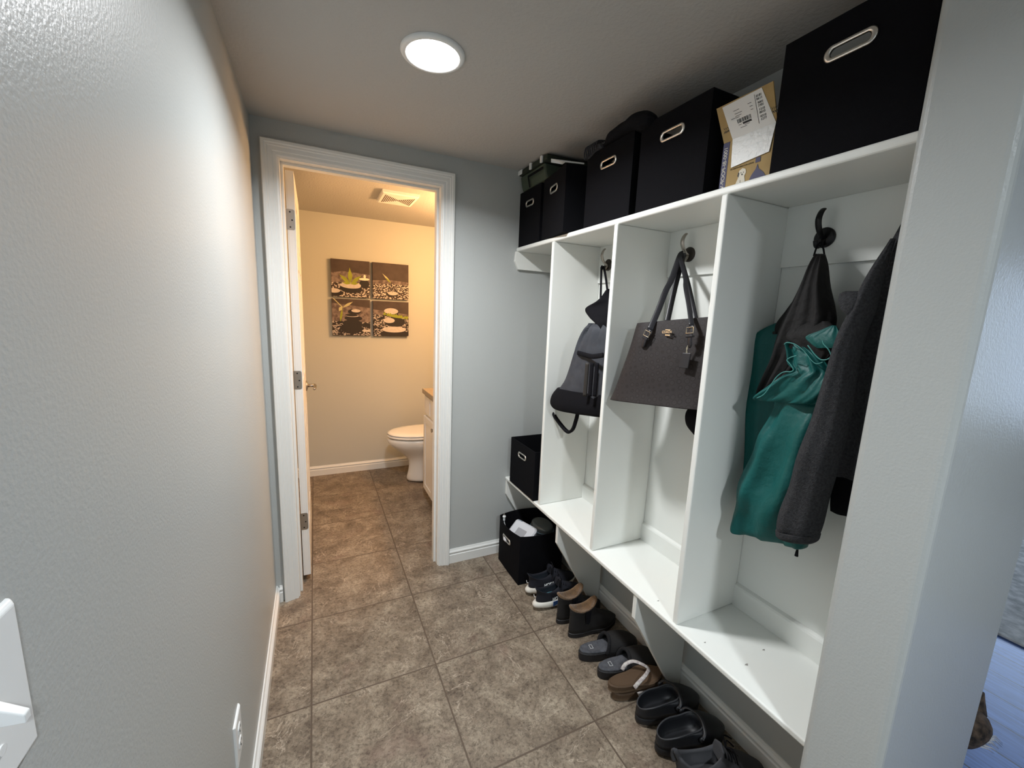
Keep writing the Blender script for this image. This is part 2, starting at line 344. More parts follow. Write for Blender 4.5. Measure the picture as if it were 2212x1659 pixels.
ys = [(Y0, Y0+0.105), (Y0+0.30, Y0+0.39), (Y1-0.105, Y1)]; zs = [(Z0, 0.25), (0.84, 1.04), (1.60, 1.70), (1.91, Z1)]
for sx, (xa, xb) in ((1, (X1-0.006, X1)), (-1, (X0, X0+0.006))):
    for ya, yb in ys: d.box(xa, xb, ya, yb, Z0, Z1)
    for za, zb in zs:
        for ya, yb in ((ys[0][1], ys[1][0]), (ys[1][1], ys[2][0])): d.box(xa, xb, ya, yb, za, zb)
    for k in range(3):
        za, zb = zs[k][1], zs[k+1][0]
        for ya, yb in ((ys[0][1], ys[1][0]), (ys[1][1], ys[2][0])):
            x_in = X1-0.006 if sx > 0 else X0+0.006; x_out = X1-0.001 if sx > 0 else X0+0.001
            R = lambda x, q: [(x, ya+q, za+q), (x, yb-q, za+q), (x, yb-q, zb-q), (x, ya+q, zb-q)]
            d.loft([R(x_in, 0.016), R(x_out, 0.036)], cap0=False)
door = struct(d.build('door_1', m_door, bevel=0.0012))
for zc in (1.810, 1.070, 0.335):
    h = MB(); n = 6
    ring = []
    for cx, cz, a0 in ((0.136, zc+0.036, 0), (0.136, zc-0.036, -90)):
        for q in range(n+1):
            a = math.radians(a0+90-q*90/n if a0 == 0 else 0-q*90/n); ring.append((cx+0.009*math.cos(a), cz+0.009*math.sin(a)))
    ring = [(0.106, zc+0.045)]+ring+[(0.106, zc-0.045)]
    h.poly([(x, 0.1205, z) for x, z in ring], (0, 0.0012, 0), 0)
    h.tube([(0.104, 0.113, zc-0.045), (0.104, 0.113, zc+0.045)], 0.0065, 12, 0)
    for sx, sz in ((0.126, 0.033), (0.134, -0.002), (0.126, -0.033)): h.disc((sx, 0.1197, zc+sz), (0, 1, 0), 0.0035, 0.0009, 12, 1)
    h.build('hinge', [m_nickel, m_darkmetal], door)
hp = W(670.5, 833, y=0.745); hz = hp.z
hd = MB(); hd.disc((0.148, 0.745, hz), (1, 0, 0), 0.032, 0.006, 28); hd.disc((0.154, 0.745, hz), (1, 0, 0), 0.028, 0.004, 28, r2=0.016)
hd.tube([(0.156, 0.745, hz), (0.200, 0.745, hz)], 0.0095, 14); hd.tube(cat([(0.197, 0.752, hz), (0.199, 0.735, hz), (0.200, 0.70, hz), (0.198, 0.655, hz-0.002), (0.194, 0.635, hz-0.003)], 14), lambda t: 0.0105-0.003*t, 12)
hd.build('door_handle', m_nickel, door, smooth=True)
# ------------------------------------------------------------------ ceiling light
def ceiling_light(cx, cy, label):
    cl = thing('ceiling_light', label, 'ceiling light', (cx, cy, HC), 0, 'round flush ceiling lights of the hallway')
    n = 48; rg = lambda r, z: [(cx+r*math.cos(2*PI*k/n), cy+r*math.sin(2*PI*k/n), z) for k in range(n)]
    MB().loft([rg(LR, HC-0.0005), rg(LR, HC-0.004), rg(LR-0.004, HC-0.009), rg(0.080, HC-0.011), rg(0.077, HC-0.009), rg(0.077, HC-0.0005)], cap0=False, cap1=False).build('trim_ring', m_plastic, cl, smooth=True)
    MB().loft([rg(0.0768, HC-0.001), rg(0.0768, HC-0.008), rg(0.070, HC-0.0095)], cap0=False).build('diffuser', m_lamp, cl)
ceiling_light(LX, LY, 'round white flush ceiling light glowing above the hallway')
ceiling_light(0.555, -3.03, 'round white flush ceiling light behind the viewer, out of the picture')
# ------------------------------------------------------------------ switch and outlet on the left wall
def plate(mb, yc, zc, w_, h_, t=0.0055, x=0.0):
    R = lambda xx, q: [(xx, yc-w_/2+q, zc-h_/2+q), (xx, yc+w_/2-q, zc-h_/2+q), (xx, yc+w_/2-q, zc+h_/2-q), (xx, yc-w_/2+q, zc+h_/2-q)]
    mb.loft([R(x, 0), R(x+t*0.45, 0.0004), R(x+t, 0.0035)], cap0=False)
SY, SZ = -1.738, 1.142
sw = thing('light_switch', 'white toggle light switch on the grey left wall, cut by the photo edge', 'light switch', (0, SY, SZ-0.06))
b = MB(); plate(b, SY, SZ, 0.078, 0.122); b.build('switch_plate', m_plastic, sw, bevel=0.0012)
b = MB(); b.box(0.0055, 0.0062, SY-0.0052, SY+0.0052, SZ-0.0125, SZ+0.0125); b.build('toggle_slot', m_hole, sw)
b = MB(); b.loft([[(0.0062, SY-0.0042, SZ-0.009), (0.0062, SY+0.0042, SZ-0.009), (0.0062, SY+0.0042, SZ+0.006), (0.0062, SY-0.0042, SZ+0.006)],
                  [(0.021, SY-0.0032, SZ-0.008-0.004), (0.021, SY+0.0032, SZ-0.008-0.004), (0.021, SY+0.0032, SZ-0.0055), (0.021, SY-0.0032, SZ-0.0055)]]); b.build('toggle', m_plastic, sw, bevel=0.0008)
for s in (-1, 1):
    b = MB(); b.disc((0.0052, SY, SZ+s*0.0302), (1, 0, 0), 0.0036, 0.0012, 20); b.build('screw', m_plastic, sw)
OY, OZ = -1.038, 0.360
ot = thing('wall_outlet', 'white wall outlet low on the left wall above the baseboard', 'outlet', (0, OY, OZ-0.06))
b = MB(); plate(b, OY, OZ, 0.074, 0.118); b.build('outlet_plate', m_plastic, ot, bevel=0.0012)
for s in (-1, 1):
    b = MB(); b.loft([[(0.0055+q*0.002, OY+(0.017-q*0.002)*max(-0.82, min(0.82, math.cos(2*PI*k/24))), OZ+s*0.0195+(0.017-q*0.002)*math.sin(2*PI*k/24)*0.85) for k in range(24)] for q in (0, 1)])
    so = b.build('socket', m_plastic, ot)
    b = MB(); b.box(0.0074, 0.0079, OY-0.008, OY-0.006, OZ+s*0.0195-0.002, OZ+s*0.0195+0.006).box(0.0074, 0.0079, OY+0.006, OY+0.0076, OZ+s*0.0195-0.002, OZ+s*0.0195+0.005)
    b.disc((0.0074, OY, OZ+s*0.0195-0.008), (1, 0, 0), 0.0025, 0.0005, 12); b.build('socket_slots', m_hole, so)
# ------------------------------------------------------------------ bathroom
v = thing('ceiling_vent', 'white slotted exhaust fan cover on the bathroom ceiling', 'vent', (0.728, 0.82, HB))
b = MB(); R = lambda z, q: [(0.615+q, 0.685+q, z), (0.842-q, 0.685+q, z), (0.842-q, 0.955-q, z), (0.615+q, 0.955-q, z)]
b.loft([R(HB-0.0003, 0), R(HB-0.016, 0), R(HB-0.022, 0.008)], cap0=False); b.build('vent_cover', m_plastic, v, bevel=0.0015)
b = MB()
for k in range(17):
    x = 0.64+k*0.0111; hl = 0.012+0.085*abs(k-8)/8
    b.box(x, x+0.0042, 0.82-hl, 0.82+hl, HB-0.0232, HB-0.0218)
b.build('vent_slots', mat('vent_slot_shadow', (0.10, 0.06, 0.03), 0.9), v)
# toilet
tc = 1.26
t = thing('toilet', 'white toilet with closed lid beside the bathroom vanity', 'toilet', (1.05, tc, 0))
def egg(xb, xf, hw, z, n=40, p=2.3, zf=0.0):
    cx = lerp(xb, xf, 0.42); out = []
    for k in range(n):
        a = 2*PI*k/n; c, s = math.cos(a), math.sin(a)
        ax = (xf-cx) if c > 0 else (cx-xb)
        out.append((cx+ax*math.copysign(abs(c)**(2/2.0 if c > 0 else 2/3.0), c), tc+hw*math.copysign(abs(s)**(2/2.15), s), z+zf*(1+c)/2))
    return out
b = MB(); b.loft([egg(1.40, 0.862, 0.118, 0), egg(1.40, 0.866, 0.116, 0.02), egg(1.38, 0.888, 0.105, 0.10), egg(1.37, 0.895, 0.108, 0.19), egg(1.36, 0.83, 0.135, 0.255), egg(1.35, 0.757, 0.17, 0.31), egg(1.35, 0.718, 0.185, 0.345), egg(1.35, 0.712, 0.187, 0.385), egg(1.35, 0.718, 0.184, 0.398)])
b.build('bowl', m_porc, t, smooth=True, sub=1)
b = MB(); b.loft([egg(1.24, 0.722, 0.181, 0.401), egg(1.24, 0.714, 0.186, 0.406), egg(1.24, 0.714, 0.186, 0.414), egg(1.24, 0.720, 0.182, 0.419)]); b.build('seat', m_porc, t, smooth=True)
b = MB(); b.loft([egg(1.24, 0.726, 0.179, 0.422), egg(1.24, 0.716, 0.185, 0.427), egg(1.24, 0.718, 0.184, 0.434), egg(1.22, 0.745, 0.165, 0.441), egg(1.18, 0.80, 0.12, 0.444)]); b.build('lid', m_porc, t, smooth=True)
b = MB(); b.box(1.27, 1.47, tc-0.21, tc+0.21, 0.385, 0.74); b.build('tank', m_porc, t, bevel=0.02, segs=4)
b = MB(); b.box(1.262, 1.475, tc-0.218, tc+0.218, 0.742, 0.775); b.build('tank_lid', m_porc, t, bevel=0.01, segs=3)
# vanity
v = thing('vanity_cabinet', 'cream vanity cabinet with tan counter at the bathroom door edge', 'vanity', (1.21, 0.50, 0))
vf = 0.938
b = MB(); b.box(vf, 1.484, 0.13, 0.874, 0.088, 0.826).box(vf+0.07, 1.484, 0.13, 0.874, 0, 0.088); b.build('body', m_door, v, bevel=0.001)
b = MB(); b.box(vf-0.024, 1.484, 0.12, 0.897, 0.826, 0.861); b.build('countertop', m_counter, v, bevel=0.004)
def cab_front(name, y0, y1, z0, z1, panel=True, knob=None):
    b = MB(); b.box(vf-0.014, vf-0.001, y0, y1, z0, z1)
    if panel:
        fr = 0.045
        b.box(vf-0.019, vf-0.014, y0, y0+fr, z0, z1).box(vf-0.019, vf-0.014, y1-fr, y1, z0, z1).box(vf-0.019, vf-0.014, y0+fr, y1-fr, z0, z0+fr).box(vf-0.019, vf-0.014, y0+fr, y1-fr, z1-fr, z1)
    o = b.build(name, m_door, v, bevel=0.002)
    if knob:
        k = MB(); k.disc((vf-0.019, knob[0], knob[1]), (-1, 0, 0), 0.006, 0.012, 14); k.disc((vf-0.031, knob[0], knob[1]), (-1, 0, 0), 0.010, 0.010, 18, r2=0.015); k.build('knob', m_nickel, o, smooth=False)
KP = W(934.9, 930.2, x=vf-0.03)
cab_front('drawer_front', 0.715, 0.855, 0.69, 0.815, False); cab_front('drawer_front', 0.30, 0.695, 0.69, 0.815, False)
cab_front('cabinet_door', 0.60, 0.868, 0.098, 0.665, True, (KP.y, KP.z)); cab_front('cabinet_door', 0.325, 0.592, 0.098, 0.665)
# vanity light (above the mirror line, on the bathroom right wall)
v = thing('vanity_light', 'three bulb vanity light on the bathroom right wall', 'wall light', (1.486, 0.56, 1.86))
b = MB(); b.box(1.46, 1.486, 0.30, 0.82, 1.815, 1.905); b.build('back_plate', m_nickel, v, bevel=0.004)
for k in range(3):
    b = MB(); b.tube([(1.46, 0.40+0.16*k, 1.86), (1.385, 0.40+0.16*k, 1.86)], 0.012, 12); b.build('socket', m_nickel, v)
# canvas prints
m_cv = mat('canvas_dark', (0.050, 0.033, 0.030), 0.7, var=((0.075, 0.052, 0.046), 14, 0.2)); m_cvside = mat('canvas_edge', (0.02, 0.015, 0.015), 0.8)
def pebble_mat(name, scale, lo, hi, dark, light):
    m = bpy.data.materials.new(name); m.use_nodes = True; n = m.node_tree.nodes; L = m.node_tree.links; b = n['Principled BSDF']; b.inputs['Roughness'].default_value = 0.7
    g = n.new('ShaderNodeNewGeometry'); vo = n.new('ShaderNodeTexVoronoi'); vo.inputs['Scale'].default_value = scale
    mp = n.new('ShaderNodeMapping'); mp.inputs['Scale'].default_value = (1, 1, 1.9); L.new(g.outputs['Position'], mp.inputs[0]); L.new(mp.outputs[0], vo.inputs['Vector'])
    nz = n.new('ShaderNodeTexNoise'); nz.inputs['Scale'].default_value = scale*0.8; nz.inputs['Detail'].default_value = 4; L.new(mp.outputs[0], nz.inputs['Vector'])
    ad = n.new('ShaderNodeMath'); ad.operation = 'MULTIPLY_ADD'; L.new(nz.outputs['Fac'], ad.inputs[0]); ad.inputs[1].default_value = -0.9; L.new(vo.outputs['Distance'], ad.inputs[2])
    r = n.new('ShaderNodeValToRGB'); r.color_ramp.elements[0].position = lo; r.color_ramp.elements[1].position = hi
    r.color_ramp.elements[0].color = (*light, 1); r.color_ramp.elements[1].color = (*dark, 1); L.new(ad.outputs[0], r.inputs['Fac']); L.new(r.outputs['Color'], b.inputs['Base Color']); return m
m_peb1 = pebble_mat('pebble_print', 70, -0.22, -0.05, (0.035, 0.022, 0.02), (0.62, 0.55, 0.50))
m_peb2 = pebble_mat('dark_pebble_print', 60, -0.32, -0.16, (0.02, 0.014, 0.014), (0.45, 0.39, 0.36))
m_peb3 = mat('blurred_pebbles', (0.10, 0.07, 0.065), 0.7, var=((0.24, 0.185, 0.17), 38, 0.12))
m_st = mat('stone_print_dark', (0.018, 0.014, 0.014), 0.7); m_sl = mat('stone_print_light', (0.62, 0.56, 0.52), 0.7, var=((0.52, 0.46, 0.42), 50, 0.2))
m_lf = mat('leaf_print', (0.33, 0.36, 0.03), 0.7, var=((0.22, 0.27, 0.02), 30, 0.2)); m_fl = mat('candle_print', (0.85, 0.75, 0.60), 0.7); m_lp = mat('pale_leaf_print', (0.52, 0.48, 0.26), 0.7)
CM = [m_cv, m_cvside, m_peb1, m_peb2, m_peb3, m_st, m_sl, m_lf, m_fl, m_lp]
def canvas(x0, x1, z0, z1, label, draw):
    yf = YB-0.030; b = MB(); b.box(x0, x1, yf, YB-0.0005, z0, z1, 1)
    st = {'k': 0}
    def pg(pts, mi):
        st['k'] += 1; y = yf-0.00012*st['k']
        b.poly([(x0+(x1-x0)*u, y, z1-(z1-z0)*vv) for u, vv in pts], (0, 0.0001, 0), mi)
    def el(cu, cv, ru, rv, mi, a0=0, a1=360, n=28, wob=0.0):
        pg([(min(1, max(0, cu+ru*(1+wob*math.sin(3*math.radians(a)+cu*9))*math.cos(math.radians(a)))), min(1, max(0, cv+rv*(1+wob*math.cos(2*math.radians(a)))*math.sin(math.radians(a))))) for a in [a0+(a1-a0)*i/n for i in range(n+(a1-a0 != 360))]], mi)
    def leaf(u, vv, ang, ln, wd, mi):
        ca, sa = math.cos(math.radians(ang)), -math.sin(math.radians(ang)); P = []
        prof = [(0, 0.0), (0.15, 0.35), (0.35, 0.85), (0.5, 1.0), (0.65, 0.8), (0.85, 0.28), (1, 0)]
        for t_, w_ in prof: P.append((u+ca*ln*t_-sa*wd*w_, vv+sa*ln*t_+ca*wd*w_))
        for t_, w_ in prof[-2:0:-1]: P.append((u+ca*ln*t_+sa*wd*w_, vv+sa*ln*t_-ca*wd*w_))
        pg([(min(1, max(0, p)), min(1, max(0, q))) for p, q in P], mi)
    pg([(0, 0), (1, 0), (1, 1), (0, 1)], 0)
    draw(pg, el, leaf)
    o = b.build('canvas_picture', CM, fixn=True); settle(o)
    return tag(o, label, 'picture', 'stone and leaf canvas pictures on the bathroom wall')
def d1(pg, el, leaf):
    pg([(0, 0.36), (0.3, 0.31), (1, 0.36), (1, 0.7), (0, 0.7)], 4); pg([(0, 0.62), (1, 0.60), (1, 1), (0, 1)], 2)
    el(0.85, 0.62, 0.13, 0.12, 5); el(0.85, 0.49, 0.14, 0.035, 8); el(0.865, 0.42, 0.03, 0.055, 8)
    el(0.1, 0.90, 0.17, 0.09, 5); el(0.07, 0.84, 0.15, 0.06, 6)
    el(0.50, 0.76, 0.29, 0.13, 5); el(0.50, 0.68, 0.275, 0.085, 6, wob=0.05)
    for a, l, w_ in ((92, 0.44, 0.058), (140, 0.38, 0.05), (40, 0.38, 0.05), (172, 0.22, 0.035), (8, 0.22, 0.035)): leaf(0.49, 0.64, a, l, w_, 7)
def d2(pg, el, leaf):
    pg([(0, 0.50), (0.5, 0.46), (1, 0.50), (1, 1), (0, 1)], 4); pg([(0, 0.60), (0.5, 0.57), (1, 0.58), (1, 1), (0, 1)], 2)
    el(0.53, 0.86, 0.16, 0.07, 5); el(0.55, 0.83, 0.14, 0.055, 6); pg([(0.50, 0.52), (0.515, 0.52), (0.55, 0.80), (0.535, 0.80)], 5)
    leaf(0.505, 0.54, 134, 0.35, 0.025, 9); leaf(0.50, 0.545, 136, 0.22, 0.02, 7)
def d3(pg, el, leaf):
    pg([(0, 0.12), (1, 0.22), (1, 0.7), (0, 0.7)], 4); pg([(0, 0.60), (1, 0.62), (1, 1), (0, 1)], 3); el(0.9, 0.70, 0.14, 0.06, 5); el(0.93, 0.86, 0.16, 0.03, 6)
    el(0.50, 0.80, 0.29, 0.15, 5); el(0.52, 0.66, 0.26, 0.10, 5); el(0.55, 0.52, 0.235, 0.075, 5); el(0.52, 0.455, 0.17, 0.028, 6); el(0.50, 0.435, 0.165, 0.035, 5)
    el(0.58, 0.34, 0.17, 0.075, 5); el(0.62, 0.31, 0.12, 0.045, 6); pg([(0.03, 0), (0.06, 0), (0.285, 0.225), (0.265, 0.235)], 9); leaf(0.27, 0.24, 32, 0.33, 0.035, 9); leaf(0.265, 0.20, 238, 0.17, 0.045, 9); leaf(0.20, 0.65, 80, 0.42, 0.03, 7)
    el(0.2, 0.64, 0.09, 0.03, 5)
def d4(pg, el, leaf):
    pg([(0, 0.24), (1, 0.36), (1, 0.6), (0, 0.6)], 4); pg([(0, 0.38), (1, 0.42), (1, 1), (0, 1)], 3)
    el(0.50, 0.32, 0.21, 0.11, 5); el(0.50, 0.275, 0.20, 0.085, 6); el(0.60, 0.58, 0.30, 0.14, 5); el(0.44, 0.54, 0.16, 0.075, 6)
    el(0.60, 0.93, 0.42, 0.12, 5); el(0.58, 0.80, 0.34, 0.085, 6)
    for i in range(9): leaf(0.30+0.08*i, 0.41+0.012*i, 75-18*(i % 2), 0.12, 0.035, 7)
    leaf(0.26, 0.36, -9, 0.74, 0.04, 7)
canvas(0.343, 0.638, 1.515, 1.811, 'canvas print of a yellow-green star leaf on a stone with a candle', d1)
canvas(0.661, 0.957, 1.515, 1.811, 'canvas print of a single thin sprout over pale gravel', d2)
canvas(0.341, 0.637, 1.201, 1.499, 'canvas print of black stacked stones with a bamboo stem', d3)
canvas(0.661, 0.957, 1.199, 1.496, 'canvas print of flat pale stones with a green fern frond', d4)
# ------------------------------------------------------------------ coat locker
lk = thing('coat_locker', 'white built-in coat locker with bench, upright dividers and top shelf', 'coat locker', (1.35, -0.84, 0))
ZS, ZSB, ZBN = 1.7828, 1.7618, 0.4782
def part(name, b, m=m_lock, bev=0.0015, **k): return b.build(name, m, lk, bevel=bev, **k)
part('top_shelf', MB().box(1.2125, 1.4895, -1.685, -0.001, ZSB, ZS), bev=0.006, segs=3)
part('bench_seat', MB().box(1.1992, 1.4895, -1.685, -0.001, ZBN-0.018, ZBN), bev=0.005, segs=3)
for y0 in (-0.4037, -0.847, -1.2919): part('divider', MB().box(1.2085, 1.4785, y0, y0+0.0195, ZBN, ZSB), bev=0.004)
part('back_panel', MB().box(1.4785, 1.4895, -1.685, -0.384, ZBN, ZSB))
for (ya, yb) in ((-0.8275, -0.4037), (-1.2724, -0.847), (-1.685, -1.2919)):
    part('hook_board', MB().box(1.468, 1.4785, ya, yb, 1.592, ZSB), bev=0.001)
    part('back_board', MB().loft([[(1.4785, y, ZBN), (1.466, y, ZBN), (1.466, y, ZBN+0.068), (1.469, y, ZBN+0.074), (1.4785, y, ZBN+0.080)] for y in (ya, yb)]), bev=0)
part('shelf_cleat', MB().poly([(1.205, -0.019, ZSB), (1.4895, -0.019, ZSB), (1.4895, -0.019, 1.668), (1.222, -0.019, 1.668), (1.2, -0.019, 1.71)], (0, 0.018, 0)))
for y0 in (-0.0195, -0.594, -1.121):
    part('bench_bracket', MB().poly([(1.203, y0, ZBN-0.018), (1.203, y0, 0.372), (1.428, y0, 0.0), (1.475, y0, 0.0), (1.475, y0, ZBN-0.018)], (0, 0.0185, 0)), bev=0.002)
for (u, v_, r_) in ((1613, 1436, 0.0032), (1650, 1404, 0.0026), (1422, 1298, 0.0024), (1523, 1388, 0.0020)):
    p = W(u, v_, z=ZBN); b = MB(); b.poly([(p.x+r_*math.cos(a)*(1.6+0.8*math.sin(3*a)), p.y+r_*math.sin(a), ZBN+0.0002) for a in [2*PI*k/12 for k in range(12)]], (0, 0, 0.0001)); b.build('scuff_mark', mat('scuff_grey', (0.30, 0.29, 0.27), 0.7), lk)
m_bronze = mat('dark_bronze', (0.06, 0.052, 0.045), 0.4, metal=0.8)
# ------------------------------------------------------------------ hooks
def hook(y, z, m, label, xw=1.468):
    t = thing('coat_hook', label, 'coat hook', (xw, y, z-0.03), 0, 'round double coat hooks in the locker')
    b = MB(); b.disc((xw, y, z), (-1, 0, 0), 0.0265, 0.004, 32); b.disc((xw-0.004, y, z), (-1, 0, 0), 0.0265, 0.003, 32, r2=0.022); b.build('round_plate', m_darkmetal if m is m_darkmetal else m_bronze, t)
    b = MB()
    b.tube(cat([(xw-0.006, y, z-0.002), (xw-0.022, y, z+0.006), (xw-0.036, y, z+0.022), (xw-0.042, y, z+0.042), (xw-0.036, y, z+0.060), (xw-0.027, y, z+0.070)], 18), lambda q: 0.0085-0.0015*abs(q-0.6), 12, flat=0.45, up=(1, 0, 0.3))
    b.tube(cat([(xw-0.006, y, z-0.004), (xw-0.014, y, z-0.018), (xw-0.026, y, z-0.028), (xw-0.037, y, z-0.024), (xw-0.042, y, z-0.012)], 14), 0.006, 10, flat=0.6, up=(1, 0, 0.3))
    b.build('hook_arm', m, t, smooth=True)
    b = MB(); b.disc((xw-0.007, y+0.014, z), (-1, 0, 0), 0.004, 0.0015, 12); b.build('screw', m, t)
    return t
HZ = 1.662
hook(-1.403, HZ, m_darkmetal, 'black double hook in the near bay above the teal jacket')
hook(-1.600, HZ, m_darkmetal, 'black double hook in the near bay holding the charcoal fleece')
hook(-0.948, HZ+0.006, m_nickel, 'bronze double hook in the middle bay holding the tote bag')
hook(-0.478, HZ+0.010, m_nickel, 'bronze double hook in the far bay holding the drawstring backpack')
# ------------------------------------------------------------------ fabric storage bins with steel ring handles
def stadium(w_, h_, n=40, inner=0.0):
    out = []
    for k in range(n):
        a = 2*PI*k/n; c, s = math.cos(a), math.sin(a); r = h_/2; L2 = w_/2-r
        out.append((math.copysign(L2, c)*(1 if abs(c) > 1e-6 else 0)+r*c, r*s))
    return out
def bin_(label, loc, rz, size=(0.28, 0.28, 0.275), hz=0.21, group=None, bulge=0.0, handle=(0.092, 0.032), taper=0.0, liner=None):
    """front faces -x; loc is the middle of the base"""
    D, Wd, H = size; t = thing('storage_bin', label, 'storage bin', loc, rz, group)
    hw, hh = handle; N = 40; th = 0.004
    def ringsq(off, z, b_=0.0, n=12):
        out = []; d, w_ = D/2-off, Wd/2-off
        cr = [(-d, -w_), (d, -w_), (d, w_), (-d, w_)]
        for i in range(4):
            p, q = cr[i], cr[(i+1) % 4]; nx, ny = (q[1]-p[1]), -(q[0]-p[0]); l = math.hypot(nx, ny); nx /= l; ny /= l
            for k in range(n):
                s = k/n; bb = b_*4*s*(1-s); out.append((lerp(p[0], q[0], s)+nx*bb, lerp(p[1], q[1], s)+ny*bb, z))
        return out
    b = MB()
    if bulge:
        zs = [0, 0.002, 0.05, 0.12, 0.19, 0.24, H-0.004, H]
        rs = [ringsq(0.004, zs[0], 0.0), ringsq(0.0, zs[1], 0.002)]+[ringsq(0, z, bulge*(z/H)**1.3) for z in zs[2:]]
        rs += [ringsq(0.004, H, bulge), ringsq(0.004, H-0.02, bulge*0.95), ringsq(0.005, 0.12, bulge*0.4), ringsq(0.006, 0.008, 0)]
        b.loft(rs)
        fx = lambda yy, z: -D/2-bulge*(z/H)**1.3*(1-(2*yy/Wd)**2)
        o = b.build('body', m_black, t, smooth=False, local=True)
        hole = [(fx(p, hz+q)-0.0015, p, hz+q) for p, q in stadium(hw*0.72, hh*0.5, N)]
        b = MB(); b.loft([hole, [(x-0.0006, y, z) for x, y, z in hole]]); b.build('handle_opening', m_binin, t, local=True)
    else:
        # four walls; front and back walls have a real handle opening
        for sx in (-1, 1):
            xo = sx*D/2; xi = sx*(D/2-th)
            inner = stadium(hw*0.78, hh*0.62, N); outer = []
            for k, (p, q) in enumerate(inner):
                a = 2*PI*(k+0.0)/N; c, s = math.cos(a), math.sin(a)
                # project to the rectangle
                hx = Wd/2; up = H-hz; dn = hz
                sc_ = min(hx/abs(c) if abs(c) > 1e-5 else 9, (up if s > 0 else dn)/abs(s) if abs(s) > 1e-5 else 9)
                outer.append((c*sc_, s*sc_))
            # snap corners
            for cx_, cy_ in ((Wd/2, H-hz), (-Wd/2, H-hz), (-Wd/2, -hz), (Wd/2, -hz)):
                i = min(range(N), key=lambda q_: (outer[q_][0]-cx_)**2+(outer[q_][1]-cy_)**2); outer[i] = (cx_, cy_)
            Rr = lambda pts, x: [(x, p, hz+q) for p, q in pts]
            b.loft([Rr(outer, xo), Rr(inner, xo), Rr(inner, xi), Rr(outer, xi)], cap0=False, cap1=False)
            b.add(Rr(outer, xo)+Rr(outer, xi), [(k, (k+1) % N, (k+1) % N+N, k+N) for k in range(N)])
        for sy in (-1, 1): b.box(-D/2+th, D/2-th, min(sy*Wd/2, sy*(Wd/2-th)), max(sy*Wd/2, sy*(Wd/2-th)), 0, H)
        b.box(-D/2+th, D/2-th, -Wd/2+th, Wd/2-th, 0, th)
        b.build('body', m_black, t, local=True)
        fx = lambda yy, z: -D/2
    if liner:
        b = MB(); b.box(*liner[0]); b.build('divider_insert', liner[1], t, local=True)
    s1 = stadium(hw, hh, N); s2 = stadium(hw*0.74, hh*0.50, N); s3 = stadium(hw*0.94, hh*0.86, N)
    off = 0.0008
    b = MB(); b.loft([[(fx(p, hz+q)-off, p, hz+q) for p, q in s1], [(fx(p, hz+q)-off-0.0025, p, hz+q) for p, q in s3], [(fx(p, hz+q)-off-0.0025, p, hz+q) for p, q in stadium(hw*0.80, hh*0.58, N)], [(fx(p, hz+q)-off+0.001, p, hz+q) for p, q in s2]], cap0=False, cap1=False)
    b.build('ring_handle', m_chrome, t, smooth=True, local=True, solid=0.0008)
    return t
G = 'black fabric bins on the top shelf'
XB = 1.218+0.14
bin_('leftmost small-looking black bin on the top shelf, touching the far wall', (XB, -0.118, ZS+0.001), 0, (0.27, 0.228, 0.275), group=G, handle=(0.090, 0.034), hz=0.206)
# the second bin is turned a little, its near corner juts over the shelf edge
c2 = Vector((1.197, -0.388, 0)); a2 = math.atan2(1.218-1.182, (-0.258)-(-0.516))
bin_('second black bin on the top shelf, turned slightly with its near corner jutting out', (1.197+0.135*math.cos(a2)+0.006, -0.388-0.135*math.sin(a2)*1.0+0.0, ZS+0.001), -a2, (0.27, 0.25, 0.275), group=G, handle=(0.088, 0.036), hz=0.206)
bin_('black bin in the middle of the top shelf, under the black cloth', (XB, -0.748, ZS+0.001), 0, (0.272, 0.272, 0.277), group=G, handle=(0.098, 0.034), hz=0.214)
bin_('black bin on the top shelf left of the cardboard box', (XB, -1.057, ZS+0.001), 0, (0.272, 0.278, 0.277), group=G, handle=(0.100, 0.034), hz=0.209)
bin_('largest-looking black bin at the near end of the top shelf', (XB, -1.5285, ZS+0.001), 0, (0.272, 0.277, 0.281), group=G, handle=(0.098, 0.034), hz=0.211)
bin_('open black fabric bin standing on the far end of the bench seat', (1.334, -0.212, ZBN+0.001), 0, (0.275, 0.285, 0.262), hz=0.195, handle=(0.095, 0.034))
bk = bin_('black fabric basket on the floor holding plastic containers', (1.276, -0.205, 0.001), 0, (0.268, 0.262, 0.278), hz=0.20, bulge=0.024, handle=(0.098, 0.036))
# things in the floor basket
t = thing('plastic_container', 'white plastic container with blue clip inside the floor basket', 'container', (1.22, -0.18, 0.10), 0)
def rr(cx, cy, cz, hx, hy, r, ax=(1, 0, 0), ay=(0, 1, 0), n=6):
    ax, ay, c = Vector(ax), Vector(ay), Vector((cx, cy, cz)); out = []
    for sx, sy, a0 in ((1, 1, 0), (-1, 1, 90), (-1, -1, 180), (1, -1, 270)):
        for k in range(n+1):
            a = math.radians(a0+90*k/n); out.append(c+ax*(sx*(hx-r)+r*math.cos(a))+ay*(sy*(hy-r)+r*math.sin(a)))
    return out
Mx = Matrix.Rotation(math.radians(-28), 3, 'Y') @ Matrix.Rotation(math.radians(18), 3, 'X') @ Matrix.Rotation(math.radians(20), 3, 'Z')
ax, ay, az = Mx @ Vector((1, 0, 0)), Mx @ Vector((0, 1, 0)), Mx @ Vector((0, 0, 1))
c0 = Vector((1.232, -0.20, 0.165))
b = MB(); b.loft([rr(*(c0+az*h), hx, hy, 0.018, ax, ay) for h, hx, hy in ((-0.05, 0.062, 0.062), (0.055, 0.068, 0.068), (0.06, 0.074, 0.074), (0.070, 0.074, 0.074), (0.076, 0.066, 0.066))]); b.build('box', m_clear, t, smooth=False)
